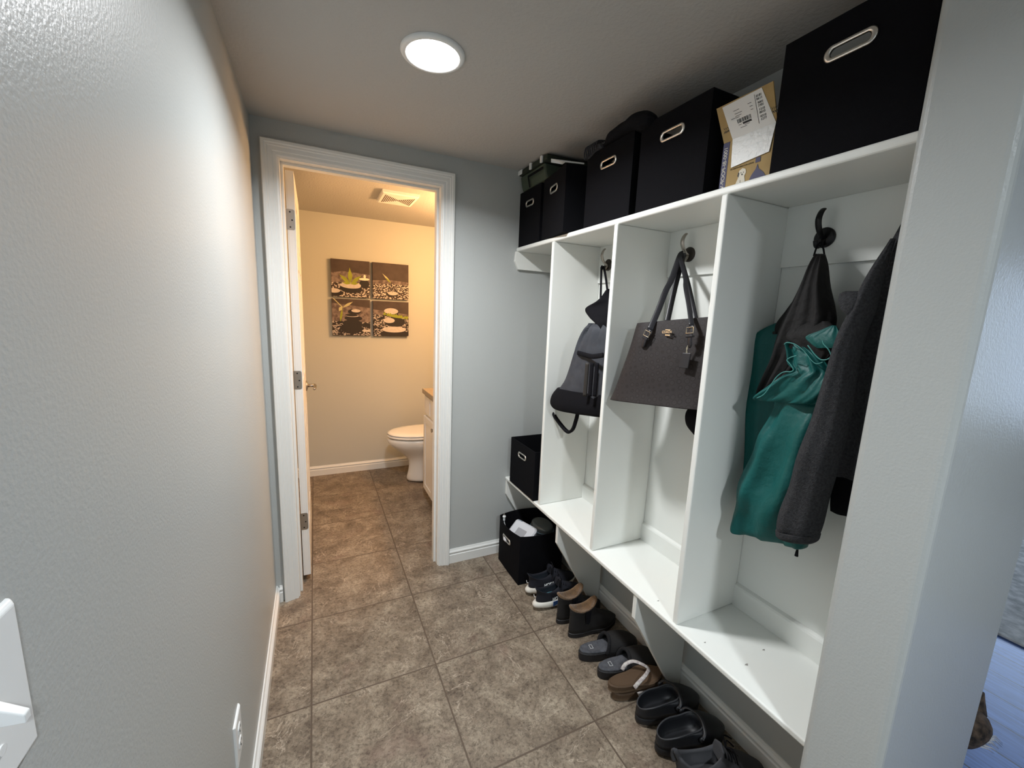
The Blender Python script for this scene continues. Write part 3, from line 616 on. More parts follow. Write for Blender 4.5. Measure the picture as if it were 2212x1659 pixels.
b = MB(); b.loft([rr(*(c0+az*h+ax*0.0), 0.030, 0.030, 0.004, ax, ay) for h in (0.0762, 0.0768)]); b.build('label_patch', mat('grey_label', (0.33, 0.33, 0.35), 0.6), t)
b = MB(); p = c0+ax*0.066+ay*0.045+az*0.068; b.tube([p-ay*0.012, p, p+ay*0.014], 0.0075, 10); b.build('clip', m_bluecap, t, smooth=True)
t = thing('dark_container', 'dark translucent rounded container at the right of the floor basket', 'container', (1.34, -0.24, 0.10), 0)
c1 = Vector((1.338, -0.225, 0.205))
b = MB(); b.loft([[c1+Vector((0.058*math.cos(a)*s, 0.078*math.sin(a)*s, h)) for a in [2*PI*k/28 for k in range(28)]] for h, s in ((-0.16, 0.8), (-0.10, 0.9), (0.03, 0.98), (0.05, 1.0), (0.062, 0.92), (0.068, 0.7))]); b.build('body', m_grass, t, smooth=True)
b = MB(); b.tube([c1+Vector((0.060*math.cos(a), 0.080*math.sin(a), 0.034)) for a in [2*PI*k/28 for k in range(28)]], 0.003, 8, closed=True); b.build('rim', m_bluecap, t, smooth=True)
b = MB(); b.poly([c1+Vector((-0.058, -0.03, 0.0)), c1+Vector((-0.056, -0.012, 0.0)), c1+Vector((-0.05, -0.02, -0.09)), c1+Vector((-0.05, -0.04, -0.09))], (-0.004, -0.003, 0)); b.build('pink_strip', m_pinkstrip, t)
# white cable end at the basket's far front corner
q0 = W(1084, 1112, z=0.287)
t = thing('white_cable', 'white cable plug sticking up at the left rim of the floor basket', 'cable', (q0.x+0.02, q0.y-0.012, 0.14))
kx, ky = q0.x+0.010, q0.y-0.012
b = MB(); b.tube(cat([(kx+0.016, ky-0.01, 0.14), (kx+0.012, ky-0.004, 0.20), (kx+0.002, ky, 0.245), (kx, ky, 0.262)], 14), 0.0032, 10); b.build('cord', m_plastic, t, smooth=True)
b = MB(); b.disc((kx, ky, 0.258), (0, 0, 1), 0.0065, 0.020, 18); b.disc((kx, ky, 0.278), (0, 0, 1), 0.0095, 0.004, 20); b.disc((kx, ky, 0.282), (0, 0, 1), 0.0065, 0.006, 16); b.build('plug', m_plastic, t)
b = MB(); b.disc((kx, ky, 0.288), (0, 0, 1), 0.0035, 0.010, 12); b.build('metal_tip', m_nickel, t)
# ------------------------------------------------------------------ cardboard box with folded-up flap
t = thing('cardboard_box', 'cardboard box with blue stripe, dog drawing and shipping label on raised flap', 'box', (1.36, -1.298, ZS))
bx0, bx1, by0, by1, bz1 = 1.250, 1.46, -1.374, -1.226, 1.912
b = MB(); b.box(bx0, bx1, by0, by1, ZS+0.001, bz1); b.build('carton', m_card, t, bevel=0.001)
fd = Vector((-0.030, 0.008, 0.086)); fl = fd.length; fe = fd.normalized(); yv = Vector((0, 1, 0)); fn = yv.cross(fe).normalized()
def fp(s, h, o=0.0):
    """point on the flap: s metres towards the camera end from the far corner, h up the flap"""
    return Vector((bx0, by1, bz1))-yv*s+fe*h-fn*o if False else Vector((bx0, by1, bz1))-yv*s+fe*h+fn*o
if fn.x > 0: fn = -fn
LW = by1-by0
b = MB(); b.poly([fp(0, 0), fp(LW, 0), fp(LW+0.004, fl), fp(-0.004, fl)], -fn*0.003); b.build('flap', m_card, t)
# leaf sprigs printed on the flap
for s0, sg in ((0.026, 1), (0.136, -1)):
    b = MB()
    for k in range(6):
        s_ = s0+sg*(-0.014+0.0050*k); h_ = 0.030+0.0004*(k-1)**2
        for e in (1, -1):
            b.poly([fp(s_, h_, 0.0003), fp(s_-sg*0.0035, h_+e*0.0035+0.001, 0.0003), fp(s_-sg*0.0065, h_+e*0.0075, 0.0003), fp(s_-sg*0.0015, h_+e*0.0045, 0.0003)], fn*0.0002)
    b.build('leaf_print', m_ink, t)
text_mesh('E', 0.010, fp(0.030, 0.062, 0.0004), -yv, fe, 'flap_letter', m_ink, t)
# stripe and lettering on the front
sx = bx0-0.0004
b = MB(); b.poly([(sx, by1-0.001, ZS+0.002), (sx, by1-0.001, bz1-0.001), (sx, by1-0.020, bz1-0.001), (sx, by1-0.020, ZS+0.002)], (-0.0003, 0, 0)); b.poly([(bx0+0.001, by1+0.0004, ZS+0.002), (bx0+0.001, by1+0.0004, bz1-0.002), (bx1, by1+0.0004, bz1-0.002), (bx1, by1+0.0004, ZS+0.002)], (0, 0.0003, 0)); b.build('blue_stripe', m_navy, t)
text_mesh('1000-BI-POOP-W-D', 0.0155, (sx-0.0006, by1-0.0155, bz1-0.012), (0, 0, -1), (0, 1, 0), 'stripe_lettering', m_cardprint, t)
text_mesh('TO RESPONSIBLE FOR LIVING', 0.0052, (sx-0.0003, by1-0.030, 1.834), -yv, (0, 0, 1), 'small_print', mat('brown_ink', (0.13, 0.09, 0.03), 0.7), t)
def prn(pts): return [(sx-0.0003, by1-s, z) for s, z in pts]
b = MB(); dz = 1.783
dog = [(0.050, dz+0.004), (0.054, dz+0.016), (0.058, dz+0.024), (0.056, dz+0.034), (0.060, dz+0.043), (0.068, dz+0.047), (0.077, dz+0.043), (0.080, dz+0.034), (0.076, dz+0.026), (0.079, dz+0.014), (0.080, dz+0.004)]
b.poly(prn(dog), (-0.0003, 0, 0), 0)
for s_, z_, r_ in ((0.0655, 0.036, 0.0013), (0.0725, 0.036, 0.0013), (0.069, 0.031, 0.0020)): b.poly([(sx-0.0008, by1-s_+r_*math.cos(a), dz+z_+r_*math.sin(a)) for a in [2*PI*k/12 for k in range(12)]], (-0.0002, 0, 0), 1)
b.poly([(sx-0.0008, by1-p, dz+q) for p, q in ((0.0575, 0.040), (0.0555, 0.030), (0.059, 0.026), (0.0605, 0.036))], (-0.0002, 0, 0), 1)
b.poly([(sx-0.0008, by1-p, dz+q) for p, q in ((0.0655, 0.002), (0.0650, 0.018), (0.0658, 0.018), (0.0665, 0.002))], (-0.0002, 0, 0), 1)
b.build('dog_drawing', [m_cardprint, m_ink], t)
b = MB(); b.poly(prn([(0.088, dz+0.004), (0.096, dz+0.022), (0.106, dz+0.034), (0.110, dz+0.046), (0.114, dz+0.034), (0.128, dz+0.022), (0.140, dz+0.004)]), (-0.0003, 0, 0)); b.poly(prn([(0.103, dz+0.050), (0.103, dz+0.062), (0.116, dz+0.062), (0.116, dz+0.050)]), (-0.0003, 0, 0)); b.build('purple_print', m_navy, t)
# label: upper half on the flap, lower taped half hanging over the carton
b = MB(); b.poly([fp(0.028, 0.0, 0.0006), fp(0.146, 0.0, 0.0006), fp(0.124, fl-0.002, 0.0006), fp(0.014, fl-0.004, 0.0006)], fn*0.0005); lab = b.build('shipping_label', m_label, t)
b = MB(); b.poly([(sx-0.0012, by1-0.028, bz1+0.001), (sx-0.0012, by1-0.146, bz1+0.001), (sx-0.002, by1-0.138, bz1-0.063), (sx-0.002, by1-0.034, bz1-0.072)], (-0.0006, 0, 0)); b.build('packing_tape', m_tape, t)
b = MB()
def bar(s0, s1, h0, h1, mi=0): b.poly([fp(s0, h0, 0.0013), fp(s1, h0, 0.0013), fp(s1-0.001, h1, 0.0013), fp(s0-0.001, h1, 0.0013)], fn*0.0002, mi)
for k in range(16): bar(0.050+0.0024*k, 0.050+0.0024*k+random.choice((0.0008, 0.0014, 0.0018)), 0.034, 0.044)
bar(0.064, 0.088, 0.0275, 0.0325)
for s0, s1, h in ((0.044, 0.060, 0.066), (0.046, 0.066, 0.058), (0.047, 0.064, 0.052), (0.048, 0.058, 0.048), (0.052, 0.061, 0.029), (0.068, 0.082, 0.0245), (0.056, 0.074, 0.021), (0.084, 0.094, 0.068), (0.088, 0.096, 0.060), (0.090, 0.096, 0.052), (0.034, 0.048, 0.049)): bar(s0, s1, h, h+0.0011)
bar(0.1045, 0.1055, 0.014, 0.082)
b.build('label_print', m_ink, lab)
for k, (s_, h_) in enumerate(((0.1070, 0.071), (0.1085, 0.055), (0.1095, 0.039), (0.1105, 0.023))):
    text_mesh(('8181', '9001', '1210', '0310')[k], 0.0075, fp(s_, h_+0.003, 0.0014), -yv, fe, 'label_digits', m_ink, lab); text_mesh(('B6', '77', '80', '12')[k]+('11', '01', '10', '77')[k], 0.0075, fp(s_, h_-0.004, 0.0014), -yv, fe, 'label_digits', m_ink, lab)
# ------------------------------------------------------------------ olive bag behind the far bins
t = thing('storage_bag', 'olive green nylon bag with white clips behind the two far bins', 'bag', (1.36, -0.17, ZS+0.01))
def sub_(u, v): return (1100+u/12.29, 320+v/12.29)
zt = 2.150
A = Vector((1.262, -0.018, zt)); B = Vector((1.268, -0.40, zt))
b = MB(); b.loft([[(1.222-q, -0.008, z), (1.222-q, -0.262, z), (1.468, -0.262, z), (1.468, -0.008, z)] for z, q in ((2.063, -0.012), (2.10, 0.0), (2.142, 0.006))]); b.build('bag_body', m_green, t, bevel=0.012, segs=4)
b = MB(); b.box(1.208, 1.474, -0.30, -0.006, 2.142, 2.166); b.build('lid_band', m_greendark, t, bevel=0.006, segs=3)
b = MB(); b.box(1.203, 1.25, -0.045, -0.003, 2.146, 2.168); b.build('corner_clip', m_plastic, t, bevel=0.003)
for y_ in (-0.135, -0.245):
    b = MB(); b.box(1.200, 1.209, y_-0.017, y_, 2.138, 2.168); b.build('buckle', m_plastic, t, bevel=0.002)
b = MB(); b.tube([(1.212, -0.105, 2.116), (1.212, -0.17, 2.116), (1.212, -0.255, 2.116)], 0.006, 8, flat=0.35, up=(1, 0, 0)); b.tube([(1.212, -0.107, 2.116), (1.222, -0.11, 2.066)], 0.005, 8, flat=0.35, up=(1, 0, 0)); b.build('strap', m_blackcloth, t)
t2 = thing('white_tray', 'white plastic tray edge lying over the rim of the turned second bin', 'tray', (1.25, -0.46, 2.062))
A_, B_, C_, D_ = W(1190, 351, z=2.094), W(1215, 355, z=2.088), W(1222, 350.5, z=2.084), W(1262, 355, z=2.068)
sd = (A_-CAM).normalized()*0.03
b = MB(); b.poly([A_, A_+Vector((0, 0, 0.016)), D_+Vector((0, 0, 0.006)), D_, C_, B_], sd); b.build('tray_body', m_plastic, t2, bevel=0.001)
# ------------------------------------------------------------------ cloth shapes
def drape(name, rows, m, parent, n=44, N=36, folds=(), bul=0.5, pw=0.8, solid=False, seed=0, wob=0.004, sub=0, smooth=True):
    """closed hanging cloth volume. rows: (left point, right point, thickness); front is the side facing the corridor (-x)"""
    Ls = cat([r[0] for r in rows], N); Rs = cat([r[1] for r in rows], N); Ts = cat([(r[2], 0, 0) for r in rows], N)
    rings = []
    for i in range(N+1):
        q = i/N; L_, R_, T_ = Ls[i], Rs[i], max(0.002, Ts[i].x); c = (L_+R_)/2; h = (R_-L_)/2; wd = h.length
        nrm = Vector((h.y, -h.x, 0)) if (h.y or h.x) else Vector((-1, 0, 0))
        nrm.normalize()
        if nrm.x > 0: nrm = -nrm
        ring = []
        for k in range(n):
            a = 2*PI*k/n; ca, sa = math.cos(a), math.sin(a)
            s = math.copysign(abs(ca)**pw, ca); f = math.copysign(abs(sa)**pw, sa)
            d = T_*0.5*f
            for amp, freq, ph, dr, env in folds:
                e = min(1, max(0, q*env[1]+env[0]))
                if sa > 0: d += amp*e*math.sin(freq*s*PI+ph+dr*q*PI)*min(1, 2*sa)
            p = c+h*s+nrm*d
            p += nrm*(wob*noise.noise(Vector((p.y*14+seed, p.z*9, seed*1.7)))*1.6)+Vector((0, wob*0.8*noise.noise(Vector((p.z*17, seed+3.1, a)))), 0) if False else nrm*(wob*1.6*noise.noise(Vector((p.y*14+seed, p.z*9, seed*1.7))))
            ring.append(p)
        rings.append(ring)
    b = MB(); b.loft(rings); return b.build(name, m, parent, smooth=smooth, sub=sub)
def strap(name, pts, w_, m, parent, thick=0.18, up=(1, 0, 0), n=24):
    b = MB(); b.tube(cat(pts, n), w_/2, 10, flat=thick, up=up); return b.build(name, m, parent, smooth=True)
# ---- drawstring backpack (far bay)
t = thing('drawstring_backpack', 'grey and black drawstring backpack with side stripes hanging in the far bay', 'backpack', (1.32, -0.60, 0.95))
def Pk(u, v, x): return W(u, v, x=x)
rows = [(Pk(1273, 698, 1.285), Vector((1.335, -0.735, 1.405)), 0.05), (Pk(1266, 712, 1.28), Vector((1.335, -0.76, 1.39)), 0.10), (Pk(1252, 745, 1.275), Vector((1.335, -0.775, 1.33)), 0.12), (Pk(1238, 790, 1.27), Vector((1.335, -0.785, 1.25)), 0.13), (Pk(1228, 820, 1.268), Vector((1.335, -0.79, 1.19)), 0.14), (Pk(1216, 845, 1.266), Vector((1.335, -0.79, 1.13)), 0.145), (Pk(1222, 868, 1.268), Vector((1.335, -0.78, 1.075)), 0.14)]
drape('grey_body', rows, m_pack, t, folds=((0.020, 5.5, 0.4, 1.6, (1.0, -1.9)), (0.008, 9, 0.4, 2.2, (0.9, -1.6)), (0.004, 3, 1, 0.6, (0.4, 0.2))), pw=0.75, seed=1)
rows = [(Pk(1213, 836, 1.260), Vector((1.338, -0.79, 1.115)), 0.150), (Pk(1202, 853, 1.260), Vector((1.338, -0.79, 1.08)), 0.166), (Pk(1200, 870, 1.262), Vector((1.338, -0.785, 1.045)), 0.166), (Pk(1212, 882, 1.268), Vector((1.338, -0.775, 1.02)), 0.14), (Pk(1240, 888, 1.28), Vector((1.34, -0.72, 1.012)), 0.05)]
drape('black_base', rows, m_blackcloth, t, pw=0.7, seed=2)
def front_pt(u, v, off=0.0):
    p = W(u, v, x=1.24+off); return p
b = MB()
zp = [(1248, 762), (1262, 766), (1280, 770), (1303, 767)]
strap('zip_pocket_edge', [W(u, v, x=1.226) for u, v in zp], 0.020, m_blackcloth, t, 0.4)
for k, (ua, ub) in enumerate(((1269, 1263), (1279, 1274), (1290, 1284))):
    b = MB(); P_ = [W(lerp(ua, ub, q), lerp(784, 856, q), x=1.219+0.003*k) for q in (0, 0.33, 0.66, 1)]
    b.tube(cat(P_, 12), 0.0085, 8, flat=0.35, up=(-0.8, -0.6, 0)); b.build('stripe', m_blackcloth if k else mat('brown_black_stripe', (0.022, 0.018, 0.015), 0.7), t, smooth=True)
strap('hanging_strap', [(1.435, -0.478, 1.655), (1.424, -0.485, 1.66), (1.41, -0.505, 1.62), (1.36, -0.58, 1.50), (1.30, -0.66, 1.415)], 0.013, m_blackcloth, t, 0.6)
strap('hanging_strap', [(1.436, -0.478, 1.655), (1.43, -0.495, 1.655), (1.42, -0.53, 1.60), (1.37, -0.63, 1.48), (1.33, -0.70, 1.41)], 0.013, m_blackcloth, t, 0.6)
loop = [(1203, 862), (1194, 868), (1191, 878), (1196, 897), (1208, 915), (1222, 931), (1230, 933), (1237, 926), (1243, 908), (1248, 888)]
strap('cord_loop', [W(u, v, x=1.258) for u, v in loop], 0.015, m_blackcloth, t, 0.8, n=40)
strap('cord_loop', [W(u+3, v-1, x=1.272) for u, v in loop], 0.013, m_blackcloth, t, 0.8, n=40)
t = thing('fabric_hat', 'black fabric hat hanging above the drawstring backpack', 'hat', (1.32, -0.64, 1.40))
rows = [(W(1313, 624, x=1.30), Vector((1.37, -0.70, 1.545)), 0.02), (W(1290, 650, x=1.285), Vector((1.36, -0.74, 1.51)), 0.05), (W(1268, 667, x=1.28), Vector((1.35, -0.76, 1.475)), 0.06), (W(1276, 685, x=1.28), Vector((1.35, -0.77, 1.44)), 0.07), (W(1288, 700, x=1.275), Vector((1.35, -0.77, 1.41)), 0.06), (W(1292, 716, x=1.27), Vector((1.35, -0.765, 1.375)), 0.03)]
drape('crown', rows, m_blackcloth, t, pw=0.6, seed=5)
# ---- tote bag (middle bay)
t = thing('tote_bag', 'dark brown monogram tote bag with black straps hanging in the middle bay', 'tote bag', (1.33, -1.03, 1.11))
m_tote = bpy.data.materials.new('brown_monogram_canvas'); m_tote.use_nodes = True
def _tote(m):
    n = m.node_tree.nodes; L = m.node_tree.links; b = n['Principled BSDF']; b.inputs['Roughness'].default_value = 0.62; b.inputs['Specular IOR Level'].default_value = 0.25
    g = n.new('ShaderNodeNewGeometry'); mp = n.new('ShaderNodeMapping'); mp.inputs['Rotation'].default_value = (0.35, 0, 0); mp.inputs['Scale'].default_value = (0.05, 1, 1); L.new(g.outputs['Position'], mp.inputs[0])
    vo = n.new('ShaderNodeTexVoronoi'); vo.feature = 'F1'; vo.inputs['Scale'].default_value = 46; vo.inputs['Randomness'].default_value = 0.25; L.new(mp.outputs[0], vo.inputs['Vector'])
    r = n.new('ShaderNodeValToRGB'); cr = r.color_ramp; cr.elements.new(0.5); cr.elements.new(0.6)
    for e, (p, c) in zip(cr.elements, ((0.0, (0.021, 0.017, 0.017)), (0.28, (0.029, 0.025, 0.025)), (0.36, (0.017, 0.013, 0.013)), (0.5, (0.024, 0.020, 0.020)))): e.position = p; e.color = (*c, 1)
    L.new(vo.outputs['Distance'], r.inputs['Fac']); L.new(r.outputs['Color'], b.inputs['Base Color'])
_tote(m_tote)
TX = 1.262
tl = [W(1383, 699, x=1.300), W(1372, 740, x=1.285), W(1356, 790, x=1.272), W(1341, 835, x=1.262), W(1331, 860, x=1.256)]
rows = []
for k, p in enumerate(tl):
    q = k/4; rows.append((p, W(*((1566, 683), (1562, 724), (1556, 780), (1550, 850), (1547, 884))[k], x=lerp(1.36, 1.335, q)), lerp(0.075, 0.135, q)))
drape('bag_body', rows, m_tote, t, folds=((0.006, 2.2, 0.5, 0.2, (1.0, -1.0)),), pw=0.45, seed=3, wob=0.002)
bl = rows[-1]
b = MB(); b.tube([bl[0]+Vector((-0.060, 0.0, 0.002)), bl[0]+Vector((-0.058, -0.10, -0.001)), bl[1]+Vector((-0.075, 0.0, 0.002))], 0.0025, 8) if False else None
def TF(u, v, off=0.0):
    """point on the front face of the tote"""
    p = W(u, v, x=1.25); q = (1.36-p.z)/0.28
    return W(u, v, x=1.262-0.030*q-off+0.10*max(0, (-0.98-p.y)))
hx = Vector((1.430, -0.950, 1.664))
for u1, v1 in ((1404, 712), (1494, 703)):
    e = TF(u1, v1, 0.012); mid = (e+hx)/2+Vector((-0.004, 0, 0.0))
    strap('strap', [hx+Vector((0.004, 0, 0.004)), hx+Vector((-0.010, 0.0, -0.006)), lerp(hx, e, 0.35), mid, lerp(hx, e, 0.75), e], 0.021 if u1 < 1450 else 0.015, m_leather, t, 0.16, up=(-0.75, -0.6, 0.25))
    tail = (TF(1387, 751, 0.012) if u1 < 1450 else TF(1490, 752, 0.012))
    b = MB(); b.tube(cat([e, (e+tail)/2+Vector((-0.004, 0, 0)), tail], 12), lambda s: 0.0095 if s < 0.85 else 0.0095*(1-(s-0.85)/0.2), 12, flat=0.28, up=(1, 0, 0.1)); b.build('strap_tab', m_leather, t, smooth=True)
    dv = (tail-e).normalized(); sd = dv.cross(Vector((-1, 0, 0))).normalized(); o_ = Vector((-0.006, 0, 0)); c_ = e+dv*0.006+o_
    b = MB(); fr = [c_+sd*0.013, c_+sd*0.013+dv*0.018, c_-sd*0.013+dv*0.018, c_-sd*0.013]; b.tube(fr, 0.0014, 8, closed=True); b.build('buckle', m_gold, t)
    b = MB(); c_ = e+(tail-e)*0.48; b.tube([c_+sd*0.0115, c_+sd*0.0115+o_, c_-sd*0.0115+o_, c_-sd*0.0115], 0.0035, 8); b.build('keeper_loop', m_leather, t)
for u1, v1 in ((1441, 697), (1504, 690)):
    e = W(u1, v1, x=1.345); strap('strap', [hx+Vector((0.004, 0, 0.006)), hx+Vector((0.0, -0.002, -0.02)), (e+hx)/2, e], 0.019 if u1 < 1450 else 0.013, m_leather, t, 0.16, up=(-0.75, -0.6, 0.25))
c_ = TF(1443, 718, 0.0075)
text_mesh('COACH', 0.0115, c_+Vector((-0.0015, 0.024, -0.004)), (0, -1, 0.06), (0, 0.0, 1), 'gold_lettering', m_gold, t, depth=0.0015, bold=0.0003)
b = MB()
b.box(c_.x-0.002, c_.x+0.001, c_.y-0.010, c_.y+0.012, c_.z+0.006, c_.z+0.0105).box(c_.x-0.002, c_.x+0.001, c_.y-0.011, c_.y+0.011, c_.z-0.0115, c_.z-0.0065); b.build('carriage_emblem', m_gold, t, bevel=0.001)
tp = TF(1489, 742, 0.012); tb = TF(1484, 762, 0.010)
b = MB(); b.tube(cat([tp, (tp+tb)/2+Vector((-0.004, 0.002, 0)), tb], 8), 0.0012, 8); b.tube(cat([tp+Vector((0, 0.004, 0)), tb+Vector((0, 0.003, 0))], 8), 0.0012, 8); b.build('chain', m_gold, t)
q = [TF(*p, 0.009) for p in ((1476, 762), (1494, 763), (1487, 796), (1468, 794))]
b = MB(); b.poly(q, (-0.004, 0, 0)); b.build('hang_tag', m_leather, t, bevel=0.0015)
# black bag end peeking out below the tote
t = thing('black_bag', 'black bag corner showing under the tote beside the divider', 'bag', (1.36, -1.19, 1.03))
rows = [(W(1494, 872, x=1.375), Vector((1.42, -1.262, 1.15)), 0.04), (W(1483, 892, x=1.37), Vector((1.42, -1.265, 1.11)), 0.07), (W(1484, 915, x=1.37), Vector((1.42, -1.265, 1.07)), 0.07), (W(1497, 934, x=1.37), Vector((1.42, -1.26, 1.03)), 0.05), (W(1505, 945, x=1.375), Vector((1.42, -1.24, 1.01)), 0.02)]
drape('pouch', rows, m_blackcloth, t, pw=0.7, seed=6)
strap('strap', [(1.44, -1.12, 1.60), (1.40, -1.14, 1.45), (1.395, -1.18, 1.28), (1.395, -1.22, 1.14)], 0.016, m_blackcloth, t)
# ---- teal jacket (near bay)
t = thing('teal_jacket', 'teal rain jacket with black lining hanging from the near bay hook', 'jacket', (1.39, -1.42, 0.80))
def rw(lst, x, th, right=None):
    out = []
    for r in lst:
        v, ul, ur = r[0], r[1], r[2]; xx = r[3] if len(r) > 3 else x; tt = r[4] if len(r) > 4 else th
        out.append((W(ul, v, x=xx), W(ur, v+(r[5] if len(r) > 5 else 0), x=xx), tt))
    return out
# back panel: broad left side
drape('back_panel', rw([(698, 1676, 1694, 1.420, .015), (708, 1655, 1705, 1.418, .03), (722, 1635, 1712, 1.416, .04), (740, 1624, 1720, 1.416, .045), (790, 1621, 1732, 1.416, .05), (860, 1617, 1745, 1.416, .05), (950, 1612, 1750, 1.416, .05), (1040, 1606, 1760, 1.416, .045), (1085, 1601, 1765, 1.416, .03)], 1.416, .04), m_teal, t, folds=((0.005, 4, 0.3, 0.5, (0.3, 0.5)),), seed=11)
# main sleeve / front panel
drape('front_panel', rw([(742, 1712, 1812, 1.375, .03), (800, 1700, 1812, 1.37, .06), (880, 1678, 1806, 1.365, .075), (960, 1640, 1790, 1.36, .09), (1050, 1604, 1775, 1.355, .09), (1110, 1588, 1750, 1.355, .08), (1140, 1590, 1742, 1.355, .07, 38), (1150, 1606, 1738, 1.357, .045, 32)], 1.36, .07), m_teal, t, folds=((0.010, 2.3, 0.9, 2.6, (0.4, 0.6)), (0.005, 5.5, 0.2, 3.5, (0.1, 0.9))), seed=12, wob=0.016, pw=0.6)
# black lining and hood hanging from the loop
drape('black_lining', rw([(549, 1762, 1782, 1.405, .02), (575, 1749, 1787, 1.395, .045), (620, 1731, 1790, 1.385, .065), (670, 1707, 1800, 1.375, .075), (700, 1692, 1803, 1.37, .075), (735, 1680, 1790, 1.365, .07), (775, 1668, 1758, 1.36, .06), (815, 1650, 1722, 1.355, .05), (845, 1636, 1690, 1.35, .03), (858, 1636, 1655, 1.35, .01)], 1.37, .06), m_lining, t, folds=((0.008, 3.4, 0.2, 0.9, (0.5, 0.6)),), seed=13, wob=0.005)
# lining's shoulder piece towards the divider
drape('black_lining', rw([(640, 1722, 1760, 1.41, .02), (670, 1700, 1750, 1.41, .03), (700, 1677, 1735, 1.408, .03), (722, 1674, 1720, 1.405, .02)], 1.41, .03), m_lining, t, seed=14)
b = MB(); p = W(1672, 719, x=1.392); b.disc(p, (-1, 0, 0), 0.0045, 0.001, 14); b.build('eyelet', m_hole, t)
# turned-out cuff / hood flap in front
drape('turned_flap', rw([(736, 1712, 1728, 1.335, .004, 6), (742, 1698, 1752, 1.332, .012, 12), (760, 1700, 1775, 1.328, .020, 10), (785, 1703, 1792, 1.326, .024, 8), (800, 1716, 1798, 1.325, .026, 6), (813, 1690, 1798, 1.322, .026, 10), (836, 1662, 1790, 1.32, .024, 16), (856, 1634, 1766, 1.318, .016, 16), (864, 1634, 1738, 1.32, .006, 10)], 1.33, .04), m_teal, t, n=72, N=64, folds=((0.008, 2.6, 0.3, 3.2, (0.9, -0.5)), (0.004, 6.0, 1.0, 4.0, (0.9, -0.5))), seed=15, wob=0.018, pw=0.55)
drape('hood_brim', rw([(694, 1755, 1790, 1.350, .012), (708, 1715, 1806, 1.342, .022), (722, 1700, 1808, 1.336, .026), (735, 1702, 1808, 1.333, .026), (752, 1728, 1806, 1.331, .022), (770, 1745, 1795, 1.330, .016), (783, 1757, 1775, 1.330, .006)], 1.34, .04), m_lining, t, folds=((0.004, 3, 1.1, 0.8, (0.3, 0.3)),), seed=16, wob=0.008, pw=0.6)
drape('teal_yoke', rw([(703, 1796, 1806, 1.318, .008), (714, 1770, 1812, 1.312, .010), (727, 1740, 1818, 1.308, .012), (742, 1750, 1822, 1.306, .012), (752, 1764, 1818, 1.306, .006)], 1.31, .02), m_teal, t, folds=((0.003, 4, 0, 1, (0.4, 0)),), seed=17, wob=0.003)
def piping(name, pts, x, r, m=m_tealedge): b = MB(); b.tube(cat([W(u, v, x=(xx[0] if xx else x)) for u, v, *xx in pts], 40), r, 8); return b.build(name, m, t, smooth=True)
piping('edge_piping', [(1694, 744), (1700, 740), (1716, 743), (1730, 752), (1742, 764), (1753, 778), (1764, 786), (1778, 782)], 1.303, 0.0012)
piping('edge_piping', [(1635, 860), (1650, 852), (1664, 834), (1677, 815), (1692, 804), (1708, 803), (1714, 798), (1706, 785), (1700, 778), (1708, 772), (1722, 768)], 1.293, 0.0014)
piping('drawcord', [(1745, 746), (1752, 755), (1762, 768), (1774, 777), (1788, 776), (1795, 768), (1790, 755), (1780, 744), (1777, 736)], 1.290, 0.0015)
piping('hanging_loop', [(1758, 552, 1.405), (1764, 535, 1.425), (1772, 524, 1.435), (1778, 535, 1.425), (1781, 552, 1.405)], 1.41, 0.0022, m_blackcloth)
b = MB(); zp = W(1724, 1172, x=1.34); b.tube([zp, zp+Vector((0, -0.001, -0.018))], 0.0012, 8); b.tube([zp+Vector((0, -0.001, -0.018)), zp+Vector((0, -0.001, -0.038))], lambda q: 0.0025+0.002*q, 10); b.build('zip_pull', m_blackcloth, t)
q = [W(*p, x=1.300) for p in ((1818, 722), (1825, 722), (1813, 766), (1803, 766))]
b = MB(); b.poly(q, (0.0015, 0, 0)); b.build('patterned_label', mat('cream_patterned_label', (0.62, 0.50, 0.40), 0.7, var=((0.35, 0.13, 0.08), 180, 0.1)), t)
# ---- charcoal fleece jacket
t = thing('fleece_jacket', 'charcoal fleece jacket hanging beside the near end wall', 'jacket', (1.35, -1.58, 0.86))
Ye = -1.672
def rf(lst):
    out = []
    for v, ul, x, th, *ye in lst:
        L_ = W(ul, v, x=x); y_ = ye[0] if ye else Ye
        out.append((L_, Vector((x+0.03, y_, L_.z+0.012)), th))
    return out
drape('body', rf([(480, 1948, 1.43, .015), (510, 1931, 1.415, .03), (560, 1903, 1.395, .05), (620, 1872, 1.38, .07), (700, 1846, 1.37, .08), (780, 1832, 1.37, .08), (860, 1818, 1.37, .08), (950, 1805, 1.37, .08), (1005, 1795, 1.37, .075), (1022, 1790, 1.372, .05)]), m_fleece, t, folds=((0.008, 3, 0.6, 0.6, (0.2, 0.6)),), seed=21, wob=0.005)
drape('sleeve', rw([(515, 1922, 1932, 1.385, .01), (560, 1896, 1918, 1.35, .03), (610, 1870, 1902, 1.325, .05), (660, 1848, 1888, 1.310, .065), (720, 1818, 1866, 1.302, .07), (790, 1795, 1850, 1.30, .075), (870, 1768, 1838, 1.30, .08), (950, 1742, 1822, 1.30, .085), (1030, 1715, 1803, 1.30, .085), (1090, 1694, 1785, 1.30, .085), (1130, 1684, 1772, 1.30, .08, 12), (1146, 1684, 1764, 1.30, .06, 20), (1156, 1692, 1756, 1.302, .035, 14)], 1.30, .08), m_fleece, t, n=56, N=48, folds=((0.004, 2, 0.4, 1.4, (0.3, 0.4)),), pw=0.9, seed=22, wob=0.006)
